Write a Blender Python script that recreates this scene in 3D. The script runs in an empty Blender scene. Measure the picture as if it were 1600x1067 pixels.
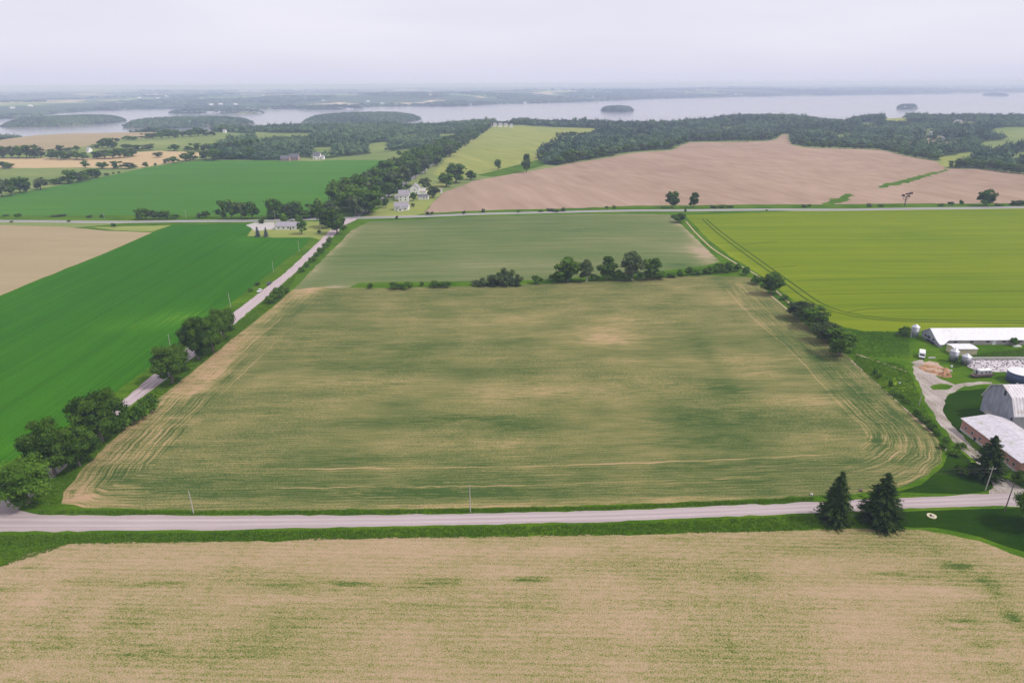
import bpy, bmesh, math, random, time
import numpy as np
from mathutils import Vector, Matrix
from mathutils.geometry import delaunay_2d_cdt
random.seed(7); RNG = np.random.default_rng(7)
S = bpy.context.scene; COL = S.collection
PI = math.pi
# ------------------------------------------------------------------ camera
F = 1067.; H0 = 115.; TILT = math.atan((533.5-131)/F); ROLL = math.radians(-0.3)
ct, st, cr, sr = math.cos(TILT), math.sin(TILT), math.cos(ROLL), math.sin(ROLL)
cd = bpy.data.cameras.new('camera'); cam = bpy.data.objects.new('camera', cd); COL.objects.link(cam)
_f = Vector((0, ct, -st)); _u0 = Vector((0, st, ct)); _r0 = Vector((1, 0, 0))
_r = _r0*cr+_u0*sr; _u = -_r0*sr+_u0*cr
mm = Matrix((_r, _u, -_f)).transposed().to_4x4(); mm.translation = (0, 0, H0); cam.matrix_world = mm
cd.sensor_width = 36; cd.lens = F/1600*36; cd.clip_start = 1; cd.clip_end = 120000
S.camera = cam
# ------------------------------------------------------------------ light
SUN_EL, SUN_AZ = math.radians(52), math.radians(104)     # azimuth clockwise from +y (the view direction)
W = bpy.data.worlds.new('World'); S.world = W; W.use_nodes = True
nt = W.node_tree; nt.nodes.clear()
def wn(t, **k):
    n = nt.nodes.new(t)
    for a, b in k.items(): setattr(n, a, b)
    return n
sky = wn('ShaderNodeTexSky', sky_type='NISHITA', sun_disc=False, sun_elevation=SUN_EL, sun_rotation=SUN_AZ, dust_density=3.0)
tc = wn('ShaderNodeTexCoord'); mp = wn('ShaderNodeMapping'); mp.inputs['Scale'].default_value = (1.2, 1.2, 7)
nz = wn('ShaderNodeTexNoise'); nz.inputs['Scale'].default_value = 1.6; nz.inputs['Detail'].default_value = 6
cl = wn('ShaderNodeValToRGB'); cl.color_ramp.elements[0].position = .3; cl.color_ramp.elements[1].position = .72
cl.color_ramp.elements[0].color = (8.9, 8.75, 10.3, 1); cl.color_ramp.elements[1].color = (10.1, 9.95, 11.2, 1)
mx = wn('ShaderNodeMix', data_type='RGBA'); mx.inputs['Factor'].default_value = .96
bg = wn('ShaderNodeBackground'); bg.inputs['Strength'].default_value = .1
wo = wn('ShaderNodeOutputWorld'); L = nt.links.new
L(tc.outputs['Generated'], mp.inputs['Vector']); L(mp.outputs[0], nz.inputs['Vector']); L(nz.outputs['Fac'], cl.inputs[0])
L(sky.outputs[0], mx.inputs['A']); L(cl.outputs[0], mx.inputs['B']); sx_ = wn('ShaderNodeSeparateXYZ'); L(tc.outputs['Generated'], sx_.inputs[0]); mr = wn('ShaderNodeMapRange', interpolation_type='SMOOTHERSTEP')
mr.inputs[1].default_value = -.01; mr.inputs[2].default_value = .05; mr.inputs[3].default_value = .55; mr.inputs[4].default_value = 0; L(sx_.outputs[2], mr.inputs[0])
mh_ = wn('ShaderNodeMix', data_type='RGBA'); L(mr.outputs[0], mh_.inputs['Factor']); L(mx.outputs['Result'], mh_.inputs['A']); mh_.inputs['B'].default_value = (6.9, 7.3, 9.6, 1)
L(mh_.outputs['Result'], bg.inputs[0]); L(bg.outputs[0], wo.inputs[0])
sd = bpy.data.lights.new('sun', 'SUN'); sd.energy = 3.2; sd.angle = math.radians(7); sd.color = (1, .95, .88)
so = bpy.data.objects.new('sun', sd); COL.objects.link(so)
so.rotation_euler = (PI/2-SUN_EL, 0, -SUN_AZ+PI)
so.rotation_euler = Vector((math.sin(SUN_AZ)*math.cos(SUN_EL), math.cos(SUN_AZ)*math.cos(SUN_EL), math.sin(SUN_EL))).to_track_quat('Z', 'Y').to_euler()
S.view_settings.view_transform = 'Standard'; S.view_settings.look = 'None'; S.view_settings.exposure = -.2; S.view_settings.gamma = 1
S.cycles.volume_bounces = 3; S.cycles.max_bounces = 6; S.cycles.diffuse_bounces = 2; S.cycles.transmission_bounces = 3
S.cycles.use_denoising = True; S.cycles.denoising_prefilter = 'ACCURATE'; S.cycles.transparent_max_bounces = 8
HAZE = 1.55e-4
# ------------------------------------------------------------------ photo -> world
def rays(px, py):
    px = np.asarray(px, float); py = np.asarray(py, float)
    u = (px-800)/F; v = -(py-533.5)/F; u, v = u*cr-v*sr, u*sr+v*cr
    return np.stack([u, ct+v*st, -st+v*ct], -1)
def at(px, py, z=0.):
    d = rays(px, py); t = (z-H0)/d[..., 2]; return np.stack([d[..., 0]*t, d[..., 1]*t], -1)
LAKE = -30.
crest_px = [(-400, 214, 0), (0, 211, 0), (60, 205, 0), (120, 202, 0), (207, 201, 0), (325, 200, 0), (430, 198, 0), (492, 196, 0), (575, 194, 0), (650, 196, 0), (700, 192, 0), (800, 187, 4), (870, 190, 4), (1000, 192, 4), (1050, 192, 4), (1100, 187, 6), (1140, 181, 10), (1200, 178, 12), (1260, 183, 8), (1320, 188, 4), (1350, 181, 8), (1420, 179, 8), (1500, 181, 6), (1560, 182, 6), (1600, 180, 6), (2000, 180, 6)]
def _az(d): return math.atan2(d[0], d[1])
CA, CD_, CZ = [], [], []
for px, py, zc in crest_px:
    d = rays(px, py); t = (zc+13-H0)/d[2]; CA.append(_az(d)); CD_.append(math.hypot(d[0]*t, d[1]*t)); CZ.append(zc)
far_px = [(-400, 190), (0, 187), (50, 185), (92, 178), (162, 173), (270, 170), (400, 172), (500, 169), (600, 167), (720, 166), (800, 162), (930, 159), (1000, 155), (1200, 150.5), (1320, 148.5), (1440, 147), (1600, 144.5), (2000, 142)]
FA, FD = [], []
for px, py in far_px:
    d = rays(px, py+.5); t = (LAKE-H0)/d[2]; FA.append(_az(d)); FD.append(math.hypot(d[0]*t, d[1]*t))
isl_px = [(42, 169, 182, 199), (208, 382, 184.5, 201), (485, 651, 177, 195), (940, 989, 168, 175.5), (1401, 1433, 166, 170.5), (1542, 1568, 147, 150.5), (270, 410, 172, 178), (466, 566, 167, 171.5)]
ISL = []
for x0, x1, y0, y1 in isl_px:
    cx = (x0+x1)/2
    n = at(cx, y1, LAKE); f = at(cx, y0, LAKE+16); l = at(x0, (y0+y1)/2+1, LAKE); r = at(x1, (y0+y1)/2+1, LAKE)
    c = (n+f)/2; ry = max(40., abs(f[1]-n[1])/2); rx = (r[0]-l[0])/2
    ISL.append((c[0], c[1], rx, ry))
def sm(a, b, x):
    t = np.clip((x-a)/(b-a), 0, 1); return t*t*(3-2*t)
def G(x, y, cx, cy, sx, sy): return np.exp(-((x-cx)/sx)**2-((y-cy)/sy)**2)
def wav(x, y, L_, p): return np.sin(x/L_+p)*np.cos(y/(L_*1.3)-p*1.7)+.5*np.sin((x+y*.6)/(L_*.47)+p*3)*np.cos((y-x*.4)/(L_*.6)+p)
def H(x, y):
    x = np.asarray(x, float); y = np.asarray(y, float)
    d = np.hypot(x, y); a = np.arctan2(x, y)
    dc = np.interp(a, CA, CD_); zc = np.interp(a, CA, CZ); df = np.interp(a, FA, FD)
    near = .55*wav(x, y, 60, .4)*sm(60, 400, d)+2.2*wav(x, y, 230, 1.1)*sm(650, 1300, d)
    near += 15*G(x, y, 380, 1130, 330, 280)+7*G(x, y, -750, 1350, 420, 260)+zc*sm(.6, 1, d/dc)
    drop = sm(dc*1.02, dc*1.02+.25*dc, d)
    h = near*(1-drop)+(-42)*drop
    farz = -24+sm(df, df+2500, d)*(22+16*wav(x, y, 1500, 2.)+8*wav(x, y, 520, .3))+26*G(x, y, 2200, 9500, 2600, 900)
    fr = sm(df-40, df+120, d)
    h = h*(1-fr)+farz*fr
    for cx, cy, rx, ry in ISL:
        q = np.sqrt(((x-cx)/rx)**2+((y-cy)/ry)**2)
        q = q*(1+.06*np.sin(7*np.arctan2(y-cy, x-cx)+cx))
        h = np.maximum(h, -42+20*(1-sm(.75, 1.18, q)))
    back = sm(1.3, 1.6, np.abs(a)); h = h*(1-back)+near*back*0+0
    return h
TS = np.geomspace(80, 60000, 700)
def gnd(px, py):
    """world ground points under photo pixels (arrays or scalars) -> (...,3)"""
    px = np.atleast_1d(np.asarray(px, float)); py = np.atleast_1d(np.asarray(py, float))
    d = rays(px, py); d = d/np.hypot(d[:, 0], d[:, 1])[:, None]
    X = d[:, 0:1]*TS; Y = d[:, 1:2]*TS; Z = H0+d[:, 2:3]*TS
    under = Z < H(X, Y); k = np.where(under.any(1), under.argmax(1), len(TS)-1); k = np.maximum(k, 1)
    lo = TS[k-1]; hi = TS[k].copy()
    for _ in range(26):
        m = (lo+hi)/2; b = H0+d[:, 2]*m < H(d[:, 0]*m, d[:, 1]*m)
        hi = np.where(b, m, hi); lo = np.where(b, lo, m)
    return np.stack([d[:, 0]*hi, d[:, 1]*hi, H(d[:, 0]*hi, d[:, 1]*hi)], -1)
def g1(px, py): return gnd(px, py)[0]
def zat(px, py, y):
    d = rays(px, py); t = y/d[1]; return d[0]*t, H0+d[2]*t
def proj(x, y, z):
    p = np.array([x, y, z-H0]); X = p@np.array(_r); Y = p@np.array(_u); Z = p@np.array(_f)
    return 800+F*X/Z, 533.5-F*Y/Z
# ------------------------------------------------------------------ materials
class Mt:
    def __init__(s, name):
        s.m = bpy.data.materials.new(name); s.m.use_nodes = True; s.t = s.m.node_tree; s.t.nodes.clear()
        s.geo = s.n('ShaderNodeNewGeometry'); s.pos = s.geo.outputs['Position']
    def n(s, t, **k):
        n = s.t.nodes.new(t)
        for a, b in k.items(): setattr(n, a, b)
        return n
    def set(s, inp, v):
        if hasattr(v, 'is_output') or isinstance(v, bpy.types.NodeSocket): s.t.links.new(v, inp)
        else: inp.default_value = v
    def math(s, op, a, b=0., c=None):
        n = s.n('ShaderNodeMath', operation=op); s.set(n.inputs[0], a); s.set(n.inputs[1], b)
        if c is not None: s.set(n.inputs[2], c)
        return n.outputs[0]
    def mapv(s, scale=(1, 1, 1), rot=0., v=None, loc=(0, 0, 0)):
        if rot:      # turn first, stretch afterwards
            r = s.n('ShaderNodeMapping'); s.set(r.inputs['Vector'], v or s.pos); r.inputs['Rotation'].default_value = (0, 0, rot); v = r.outputs[0]; rot = 0.
        n = s.n('ShaderNodeMapping'); s.set(n.inputs['Vector'], v or s.pos)
        n.inputs['Scale'].default_value = scale; n.inputs['Rotation'].default_value = (0, 0, rot); n.inputs['Location'].default_value = loc
        return n.outputs[0]
    def noise(s, v, scale=1., det=2., rough=.5):
        n = s.n('ShaderNodeTexNoise'); s.set(n.inputs['Vector'], v); n.inputs['Scale'].default_value = scale
        n.inputs['Detail'].default_value = det; n.inputs['Roughness'].default_value = rough
        return n.outputs['Fac']
    def cn(s, v, amp, scale=1., det=2., rough=.5):   # centred noise
        return s.math('MULTIPLY', s.math('SUBTRACT', s.noise(v, scale, det, rough), .5), amp*2)
    def attr(s, name):
        n = s.n('ShaderNodeAttribute'); n.attribute_name = name; return n.outputs['Fac']
    def comb(s, x, y, z=0.):
        n = s.n('ShaderNodeCombineXYZ'); s.set(n.inputs[0], x); s.set(n.inputs[1], y); s.set(n.inputs[2], z); return n.outputs[0]
    def sep(s, v=None):
        n = s.n('ShaderNodeSeparateXYZ'); s.set(n.inputs[0], v or s.pos); return n.outputs
    def ramp(s, f, stops):
        n = s.n('ShaderNodeValToRGB'); e = n.color_ramp.elements
        while len(e) < len(stops): e.new(.5)
        for i, (p, c) in enumerate(stops): e[i].position = p; e[i].color = (*c, 1) if len(c) == 3 else c
        s.set(n.inputs[0], f); return n.outputs['Color']
    def mix(s, f, a, b):
        n = s.n('ShaderNodeMix', data_type='RGBA'); s.set(n.inputs['Factor'], f)
        for k, v in (('A', a), ('B', b)): s.set(n.inputs[k], (*v, 1) if isinstance(v, tuple) and len(v) == 3 else v)
        return n.outputs['Result']
    def out(s, col, rough=.9, metal=0., bump=None, bd=.1, spec=.2):
        b = s.n('ShaderNodeBsdfPrincipled'); s.set(b.inputs['Base Color'], (*col, 1) if isinstance(col, tuple) and len(col) == 3 else col)
        s.set(b.inputs['Roughness'], rough); b.inputs['Metallic'].default_value = metal; b.inputs['Specular IOR Level'].default_value = spec
        if bump is not None:
            n = s.n('ShaderNodeBump'); s.set(n.inputs['Height'], bump); n.inputs['Distance'].default_value = bd; n.inputs['Strength'].default_value = .8
            s.t.links.new(n.outputs[0], b.inputs['Normal'])
        o = s.n('ShaderNodeOutputMaterial'); s.t.links.new(b.outputs[0], o.inputs[0]); s.b = b
        return s.m
def field(name, stops, base=.5, rot=0., streak=(.012, .25, .25), streak2=(.05, 1.3, .2), patch=(.012, .3), speck=(1.1, .2), g=1., extra=None, bd=.12, rows=None, mid=None):
    m = Mt(name); f = base
    f = m.math('ADD', m.cn(m.mapv((streak[0], streak[1], 1), rot), streak[2], 1, 3), f)
    f = m.math('ADD', f, m.cn(m.mapv((streak2[0], streak2[1], 1), rot), streak2[2], 1, 3))
    f = m.math('ADD', f, m.cn(m.pos, patch[1], patch[0], 4))
    f = m.math('ADD', f, m.cn(m.pos, speck[1], speck[0], 2, .7))
    if mid: f = m.math('ADD', f, m.cn(m.mapv((1, 1.8, 1), rot), mid[1], mid[0], 3, .6))
    if rows:
        r = m.sep(m.mapv((1, 1, 1), rot))[1]
        f = m.math('ADD', f, m.math('MULTIPLY', m.math('SINE', m.math('MULTIPLY', r, 2*PI/rows[0])), rows[1]))
    if g:       # painted patches, frayed along the rows
        fr = m.n('ShaderNodeMapRange'); m.set(fr.inputs[0], m.noise(m.mapv((streak2[0]*1.5, streak2[1]*.5, 1), rot), 1, 4, .65)); fr.inputs[1].default_value = .36; fr.inputs[2].default_value = .64; fr.inputs[3].default_value = .25; fr.inputs[4].default_value = 1.75; fr.clamp = False
        f = m.math('ADD', f, m.math('MULTIPLY', m.math('MULTIPLY', m.attr('g'), fr.outputs[0]), g))
    if extra: f = extra(m, f)
    return m.out(m.ramp(f, stops), .95, bump=m.cn(m.pos, 1, speck[0]*1.3, 2), bd=bd, spec=0.)
ROWA = math.radians(-1.5)
def beans(m, f):     # rows that follow the headland near the edge, bare wheel lines, and even rows inside
    e = m.attr('edge'); xyz = m.sep(m.mapv((1, 1, 1), ROWA))
    head = m.n('ShaderNodeMapRange'); head.interpolation_type = 'SMOOTHSTEP'
    m.set(head.inputs[0], e); head.inputs[1].default_value = 21; head.inputs[2].default_value = 23.5; head.inputs[3].default_value = 1; head.inputs[4].default_value = 0
    h = head.outputs[0]; al = m.attr('along')
    n1 = m.cn(m.comb(m.math('MULTIPLY', e, 1.25), m.math('MULTIPLY', al, .03)), 1.0, 1, 2, .8)
    n1 = m.math('MULTIPLY', n1, m.math('MULTIPLY', h, m.attr('ring')))
    f = m.math('ADD', f, n1)
    for dist, w in ((11.6, .38), (22.6, .5)):
        q = m.n('ShaderNodeMapRange'); q.interpolation_type = 'SMOOTHSTEP'
        m.set(q.inputs[0], m.math('ABSOLUTE', m.math('SUBTRACT', e, dist))); q.inputs[1].default_value = w*.4; q.inputs[2].default_value = w; q.inputs[3].default_value = 1; q.inputs[4].default_value = 0
        k = m.noise(m.comb(m.math('MULTIPLY', al, .02), dist), 1, 3)
        k2 = m.n('ShaderNodeMapRange'); m.set(k2.inputs[0], k); k2.inputs[1].default_value = .36; k2.inputs[2].default_value = .5
        f = m.math('SUBTRACT', f, m.math('MULTIPLY', m.math('MULTIPLY', m.math('MULTIPLY', q.outputs[0], k2.outputs[0]), m.attr('trk')), .55))
    return f
BEAN = [(0, (0.444, 0.287, 0.181)), (.22, (0.385, 0.277, 0.145)), (.42, (0.285, 0.236, 0.100)), (.62, (0.179, 0.177, 0.063)), (.82, (0.100, 0.128, 0.039)), (1, (0.053, 0.093, 0.024))]
M = {}
M['bean'] = field('soybean_rows', BEAN, .68, ROWA, (.03, .22, .2), (.09, 1.8, .34), (.035, .3), (2.4, .66), .8, beans, rows=(1.5, .05))
M['bean2'] = field('soybean_rows_upper', [(0, (.38, .28, .20)), (.25, (.28, .25, .14)), (.5, (.165, .185, .075)), (.75, (.105, .15, .05)), (1, (.06, .11, .035))], .64, ROWA, (.010, .2, .26), (.04, .9, .22), (.012, .2), (1.3, .26), 1.)
M['stub'] = field('corn_sprouts_on_stubble', [(0, (.445, .315, .205)), (.28, (.375, .28, .165)), (.46, (.315, .26, .12)), (.62, (.24, .22, .08)), (.8, (.15, .175, .045)), (1, (.07, .11, .025))], .415, math.radians(2), (.012, .12, .26), (.06, 1.1, .3), (.03, .5), (2.6, 1.0), .8, bd=.2, mid=(.45, .4), rows=(1.52, .055))
M['corn'] = field('dense_green_crop', [(0, (0.096, 0.210, 0.016)), (.3, (0.050, 0.164, 0.008)), (.6, (0.030, 0.122, 0.006)), (1, (0.017, 0.082, 0.004))], .56, PI/2-.02, (.004, .3, .2), (.01, 1.2, .16), (.006, .22), (1.2, .24), .6, bd=.2)
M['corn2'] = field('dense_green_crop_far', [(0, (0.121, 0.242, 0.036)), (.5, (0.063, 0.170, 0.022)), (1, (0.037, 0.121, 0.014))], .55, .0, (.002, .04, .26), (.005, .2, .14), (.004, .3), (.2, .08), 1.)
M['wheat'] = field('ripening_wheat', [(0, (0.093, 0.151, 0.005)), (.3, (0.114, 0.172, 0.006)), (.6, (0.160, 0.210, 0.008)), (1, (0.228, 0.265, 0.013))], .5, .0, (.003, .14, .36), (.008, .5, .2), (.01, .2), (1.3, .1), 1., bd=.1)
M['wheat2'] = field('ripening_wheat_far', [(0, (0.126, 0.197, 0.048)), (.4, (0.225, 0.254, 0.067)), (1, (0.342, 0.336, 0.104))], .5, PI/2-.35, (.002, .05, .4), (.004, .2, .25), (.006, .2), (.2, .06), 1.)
M['soil'] = field('tilled_pink_soil', [(0, (0.221, 0.152, 0.108)), (.5, (0.328, 0.233, 0.172)), (1, (0.434, 0.317, 0.244))], .5, math.radians(77), (.0022, .03, .3), (.003, .10, .36), (.004, .3), (.5, .1), 0)
M['tan'] = field('dry_tan_soil', [(0, (0.266, 0.211, 0.122)), (.5, (0.329, 0.262, 0.157)), (1, (0.406, 0.326, 0.209))], .5, .05, (.004, .06, .25), (.01, .2, .2), (.006, .3), (.8, .12), 0)
M['gold'] = field('cut_golden_field', [(0, (0.352, 0.265, 0.140)), (.5, (0.464, 0.343, 0.196)), (1, (0.544, 0.421, 0.252))], .5, .05, (.002, .03, .3), (.004, .08, .2), (.004, .3), (.3, .1), 0)
M['past'] = field('pale_pasture', [(0, (0.102, 0.162, 0.045)), (.5, (0.187, 0.230, 0.075)), (1, (0.306, 0.306, 0.128))], .45, .05, (.003, .02, .35), (.01, .06, .2), (.006, .4), (.2, .12), 0)
M['grass'] = field('rough_grass', [(0, (0.025, 0.068, 0.003)), (.3, (0.049, 0.120, 0.005)), (.65, (0.108, 0.188, 0.010)), (.85, (0.180, 0.279, 0.015)), (1, (0.269, 0.306, 0.029))], .42, 0, (.02, .25, .3), (.1, 1.2, .2), (.05, .35), (1.8, .4), 1., bd=.25)
M['lawn'] = field('mown_lawn', [(0, (0.009, 0.033, 0.001)), (.5, (0.019, 0.049, 0.002)), (1, (0.039, 0.086, 0.004))], .42, 0, (.02, .2, .3), (.1, 1.2, .2), (.05, .5), (1.5, .4), 1., bd=.08)
M['ylawn'] = field('dry_yellow_lawn', [(0, (0.145, 0.208, 0.042)), (.5, (0.230, 0.264, 0.070)), (1, (0.357, 0.336, 0.140))], .5, 0, (.02, .2, .2), (.1, 1., .1), (.03, .3), (.8, .2), 0)
M['grav'] = field('pale_gravel', [(0, (0.254, 0.204, 0.196)), (.35, (0.342, 0.280, 0.277)), (.65, (0.404, 0.336, 0.335)), (1, (0.509, 0.432, 0.433))], .5, 0, (.01, 1.1, .35), (.05, 2.2, .2), (.06, .2), (4, .35), 1., bd=.03)
M['grav2'] = field('pale_gravel_side_road', [(0, (0.316, 0.248, 0.245)), (.5, (0.429, 0.352, 0.359)), (1, (0.526, 0.448, 0.458))], .5, PI/2, (.01, .9, .35), (.05, 2.2, .2), (.04, .2), (2, .3), 1., bd=.03)
M['asph'] = field('worn_asphalt', [(0, (.19, .175, .18)), (.5, (.27, .255, .27)), (1, (.35, .33, .35))], .5, .03, (.01, .5, .3), (.02, 1, .2), (.02, .2), (2, .1), 0, bd=.01)
M['shoul'] = field('gravel_shoulder', [(0, (0.357, 0.332, 0.306)), (1, (0.510, 0.484, 0.468))], .5, .0, g=0, bd=.02)
M['drive'] = field('brown_gravel_drive', [(0, (.12, .15, .05)), (.18, (.23, .20, .15)), (.45, (.33, .285, .25)), (.7, (.40, .35, .32)), (1, (.50, .45, .41))], .56, PI/2, (.03, .7, .4), (.1, 1.8, .3), (.13, .7), (2.0, .7), 1., bd=.1)
M['dirt'] = field('bare_yard_dirt', [(0, (.26, .17, .11)), (.5, (.44, .32, .24)), (1, (.6, .47, .37))], .5, 0, (.1, .2, .2), (.3, .6, .2), (.12, .35), (1.5, .4), 0, bd=.15)
M['tram'] = field('wheel_track_gap', [(0, (0.021, 0.045, 0.006)), (1, (0.056, 0.090, 0.012))], .4, g=0)
def patchwork():
    m = Mt('distant_farmland')
    v = m.n('ShaderNodeTexVoronoi'); v.feature = 'F1'; m.set(v.inputs['Vector'], m.mapv((.0016, .0011, 0), .1)); v.inputs['Scale'].default_value = 1
    c = m.sep(v.outputs['Color'])
    fieldc = m.ramp(c[0], [(0, (.09, .17, .05)), (.35, (.2, .27, .09)), (.6, (.30, .33, .15)), (.8, (.48, .38, .27)), (1, (.58, .47, .34))])
    wood = m.math('ADD', m.noise(m.mapv((.0012, .0007, 0)), 1, 5), m.math('MULTIPLY', c[1], .28))
    w = m.n('ShaderNodeMapRange'); m.set(w.inputs[0], wood); w.inputs[1].default_value = .70; w.inputs[2].default_value = .74
    forest = m.ramp(m.noise(m.pos, .02, 3), [(.3, (.035, .07, .028)), (.7, (.06, .105, .04))])
    return m.out(m.mix(w.outputs[0], forest, fieldc), .95, spec=.1)
M['far'] = patchwork()
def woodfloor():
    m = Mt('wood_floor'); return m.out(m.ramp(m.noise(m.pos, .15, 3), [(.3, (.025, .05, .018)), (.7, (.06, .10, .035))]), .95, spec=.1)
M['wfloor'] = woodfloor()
def water():
    m = Mt('lake_water')
    h = m.math('ADD', m.cn(m.mapv((.02, .05, 1)), .5, 1, 4, .6), m.cn(m.mapv((.0015, .006, 1), .1), .5, 1, 3))
    col = m.ramp(m.noise(m.mapv((.0006, .004, 1), .05), 1, 4), [(.3, (.18, .18, .215)), (.7, (.25, .245, .29))])
    mat = m.out(col,   .15, bump=h, bd=.5, spec=.5); return mat
M['water'] = water()
def plain(name, col, rough=.6, metal=0., var=.12, sc=1.5, spec=.3, stain=None):
    m = Mt(name); n = m.noise(m.mapv((1, 1, .35)), sc, 4, .6)
    d = tuple(c*(1-var) for c in col); l = tuple(min(1, c*(1+var)) for c in col)
    c = m.ramp(n, [(.3, d), (.7, l)])
    if stain:
        f = m.n('ShaderNodeMapRange'); m.set(f.inputs[0], m.noise(m.pos, stain[1], 5, .7)); f.inputs[1].default_value = stain[2]; f.inputs[2].default_value = stain[2]+.12
        c = m.mix(f.outputs[0], c, stain[0])
    return m.out(c, rough, metal, spec=spec)
def corr(name, col, period, axis='h', rough=.45, metal=0., var=.12, stain=None, bd=.04):   # ribbed sheet metal / boards
    m = Mt(name); n = m.noise(m.mapv((1, 1, .25)), .8, 4, .6)
    c = m.ramp(n, [(.3, tuple(k*(1-var) for k in col)), (.7, tuple(min(1, k*(1+var)) for k in col))])
    xyz = m.sep()
    co = xyz[2] if axis == 'z' else (m.math('ADD', xyz[0], xyz[1]) if axis == 'h' else xyz['xy'.index(axis)])
    s_ = m.math('SINE', m.math('MULTIPLY', co, 2*PI/period))
    if stain:
        f = m.n('ShaderNodeMapRange'); m.set(f.inputs[0], m.noise(m.pos, stain[1], 5, .7)); f.inputs[1].default_value = stain[2]; f.inputs[2].default_value = stain[2]+.15
        c = m.mix(f.outputs[0], c, stain[0])
    return m.out(c, rough, metal, bump=s_, bd=bd, spec=.3)
M['white_metal'] = corr('white_sheet_roof', (.72, .71, .74), .9, 'x', var=.08, stain=((.60, .57, .56), .12, .56), bd=.06)
M['barn_roof'] = corr('weathered_white_roof', (.62, .58, .60), 1.1, 'x', var=.16, stain=((.36, .27, .23), .35, .56), bd=.09)
M['shed_roof'] = corr('grey_white_flat_roof', (.54, .51, .55), 3.2, 'y', var=.16, stain=((.36, .36, .30), .35, .54), bd=.08)
M['shaded_boards'] = corr('shaded_barn_boards', (.30, .31, .37), .5, 'h', .8, var=.22, bd=.05)  # bluish shade of the gambrel barn's left gable, put into the board colour
M['barn_side'] = corr('pale_grey_boards', (.42, .40, .45), .6, 'h', .8, var=.1)
M['gable_grey'] = corr('light_grey_gable', (.36, .35, .40), .7, 'h', .8, var=.15)
M['pink_wall'] = corr('weathered_pale_wall', (.44, .38, .38), 1.2, 'h', .8, var=.12)
M['cream'] = corr('cream_ribbed_wall', (.58, .52, .34), .7, 'h', .6, var=.06)
M['galv'] = corr('galvanised_steel', (.36, .37, .42), .35, 'z', .4, .55, var=.1)
M['galv_top'] = plain('galvanised_cone', (.55, .54, .58), .4, .5)
M['darkblue'] = corr('dark_blue_silo_wall', (.05, .07, .15), .8, 'z', .4, var=.1)
def brick():
    m = Mt('red_brick'); b = m.n('ShaderNodeTexBrick'); x = m.sep()
    m.set(b.inputs['Vector'], m.comb(m.math('ADD', x[0], x[1]), x[2])); b.inputs['Scale'].default_value = 2.
    b.inputs['Color1'].default_value = (.34, .13, .10, 1); b.inputs['Color2'].default_value = (.42, .18, .14, 1); b.inputs['Mortar'].default_value = (.45, .35, .3, 1)
    f = m.n('ShaderNodeMapRange'); m.set(f.inputs[0], m.noise(m.pos, .35, 4, .7)); f.inputs[1].default_value = .56; f.inputs[2].default_value = .7
    return m.out(m.mix(f.outputs[0], b.outputs[0], (.42, .34, .30)), .85)
M['brick'] = brick()
M['found'] = plain('pale_foundation', (.46, .43, .40), .9)
M['white'] = plain('white_paint', (.78, .77, .77), .5, var=.04)
M['siding'] = plain('white_siding', (.84, .83, .82), .6, var=.05)
M['grey_roof'] = plain('grey_purple_shingles', (.31, .285, .32), .9, var=.15)
M['dark_roof'] = plain('dark_shingles', (.13, .125, .15), .9)
M['black'] = plain('black_rubber', (.045, .045, .05), .7)
M['dark'] = plain('dark_paint', (.03, .032, .04), .35)
M['glass'] = plain('window_glass', (.04, .05, .07), .08, spec=.8)
M['steel'] = plain('steel', (.35, .35, .37), .4, .7)
M['bark'] = plain('grey_bark', (.17, .14, .115), .95, var=.3, sc=4)
M['pale_bark'] = plain('pale_bark', (.42, .38, .34), .95, var=.25, sc=4)
M['pole'] = plain('weathered_pole', (.38, .36, .32), .9, var=.2, sc=3)
M['dark_pole'] = plain('dark_pole', (.10, .085, .075), .9, var=.2, sc=3)
M['tarp'] = plain('pale_silage_tarp', (.50, .45, .47), .5, var=.1, sc=.6)
M['concrete'] = plain('concrete', (.50, .48, .44), .9)
M['rust'] = plain('rusty_brown', (.16, .10, .09), .8)
M['hay'] = plain('brown_hay', (.38, .22, .12), .95, var=.3, sc=3)
M['red'] = plain('red_brick_house', (.38, .25, .23), .85)
def leaf(name, a, b, trans=.25):
    m = Mt(name); oi = m.n('ShaderNodeObjectInfo')
    f = m.math('ADD', m.math('MULTIPLY', m.attr('tint'), .75), m.math('MULTIPLY', oi.outputs['Random'], .3))
    c = m.ramp(f, [(0, a), (1, b)])
    d = m.n('ShaderNodeBsdfDiffuse'); m.set(d.inputs[0], c); t = m.n('ShaderNodeBsdfTranslucent'); m.set(t.inputs[0], c)
    x = m.n('ShaderNodeMixShader'); x.inputs[0].default_value = trans
    m.t.links.new(d.outputs[0], x.inputs[1]); m.t.links.new(t.outputs[0], x.inputs[2])
    o = m.n('ShaderNodeOutputMaterial'); m.t.links.new(x.outputs[0], o.inputs[0]); return m.m
M['leaf'] = leaf('broad_leaves', (.012, .036, .005), (.13, .235, .027))
M['leafb'] = leaf('bright_leaves', (.016, .052, .005), (.155, .285, .03))
M['leafg'] = leaf('grey_green_leaves', (.025, .045, .015), (.14, .185, .065))
M['needle'] = leaf('spruce_needles', (.008, .022, .005), (.07, .115, .028), .1)
M['bluen'] = leaf('blue_spruce_needles', (.07, .10, .10), (.14, .18, .19), .1)
M['deadl'] = leaf('brown_leaves', (.09, .06, .05), (.16, .10, .08), .1)
M['wood'] = leaf('woodland_crowns', (.010, .032, .026), (.15, .235, .11), .12)
M['blade'] = leaf('grass_blades', (.05, .13, .008), (.21, .35, .03), .35)
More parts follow.
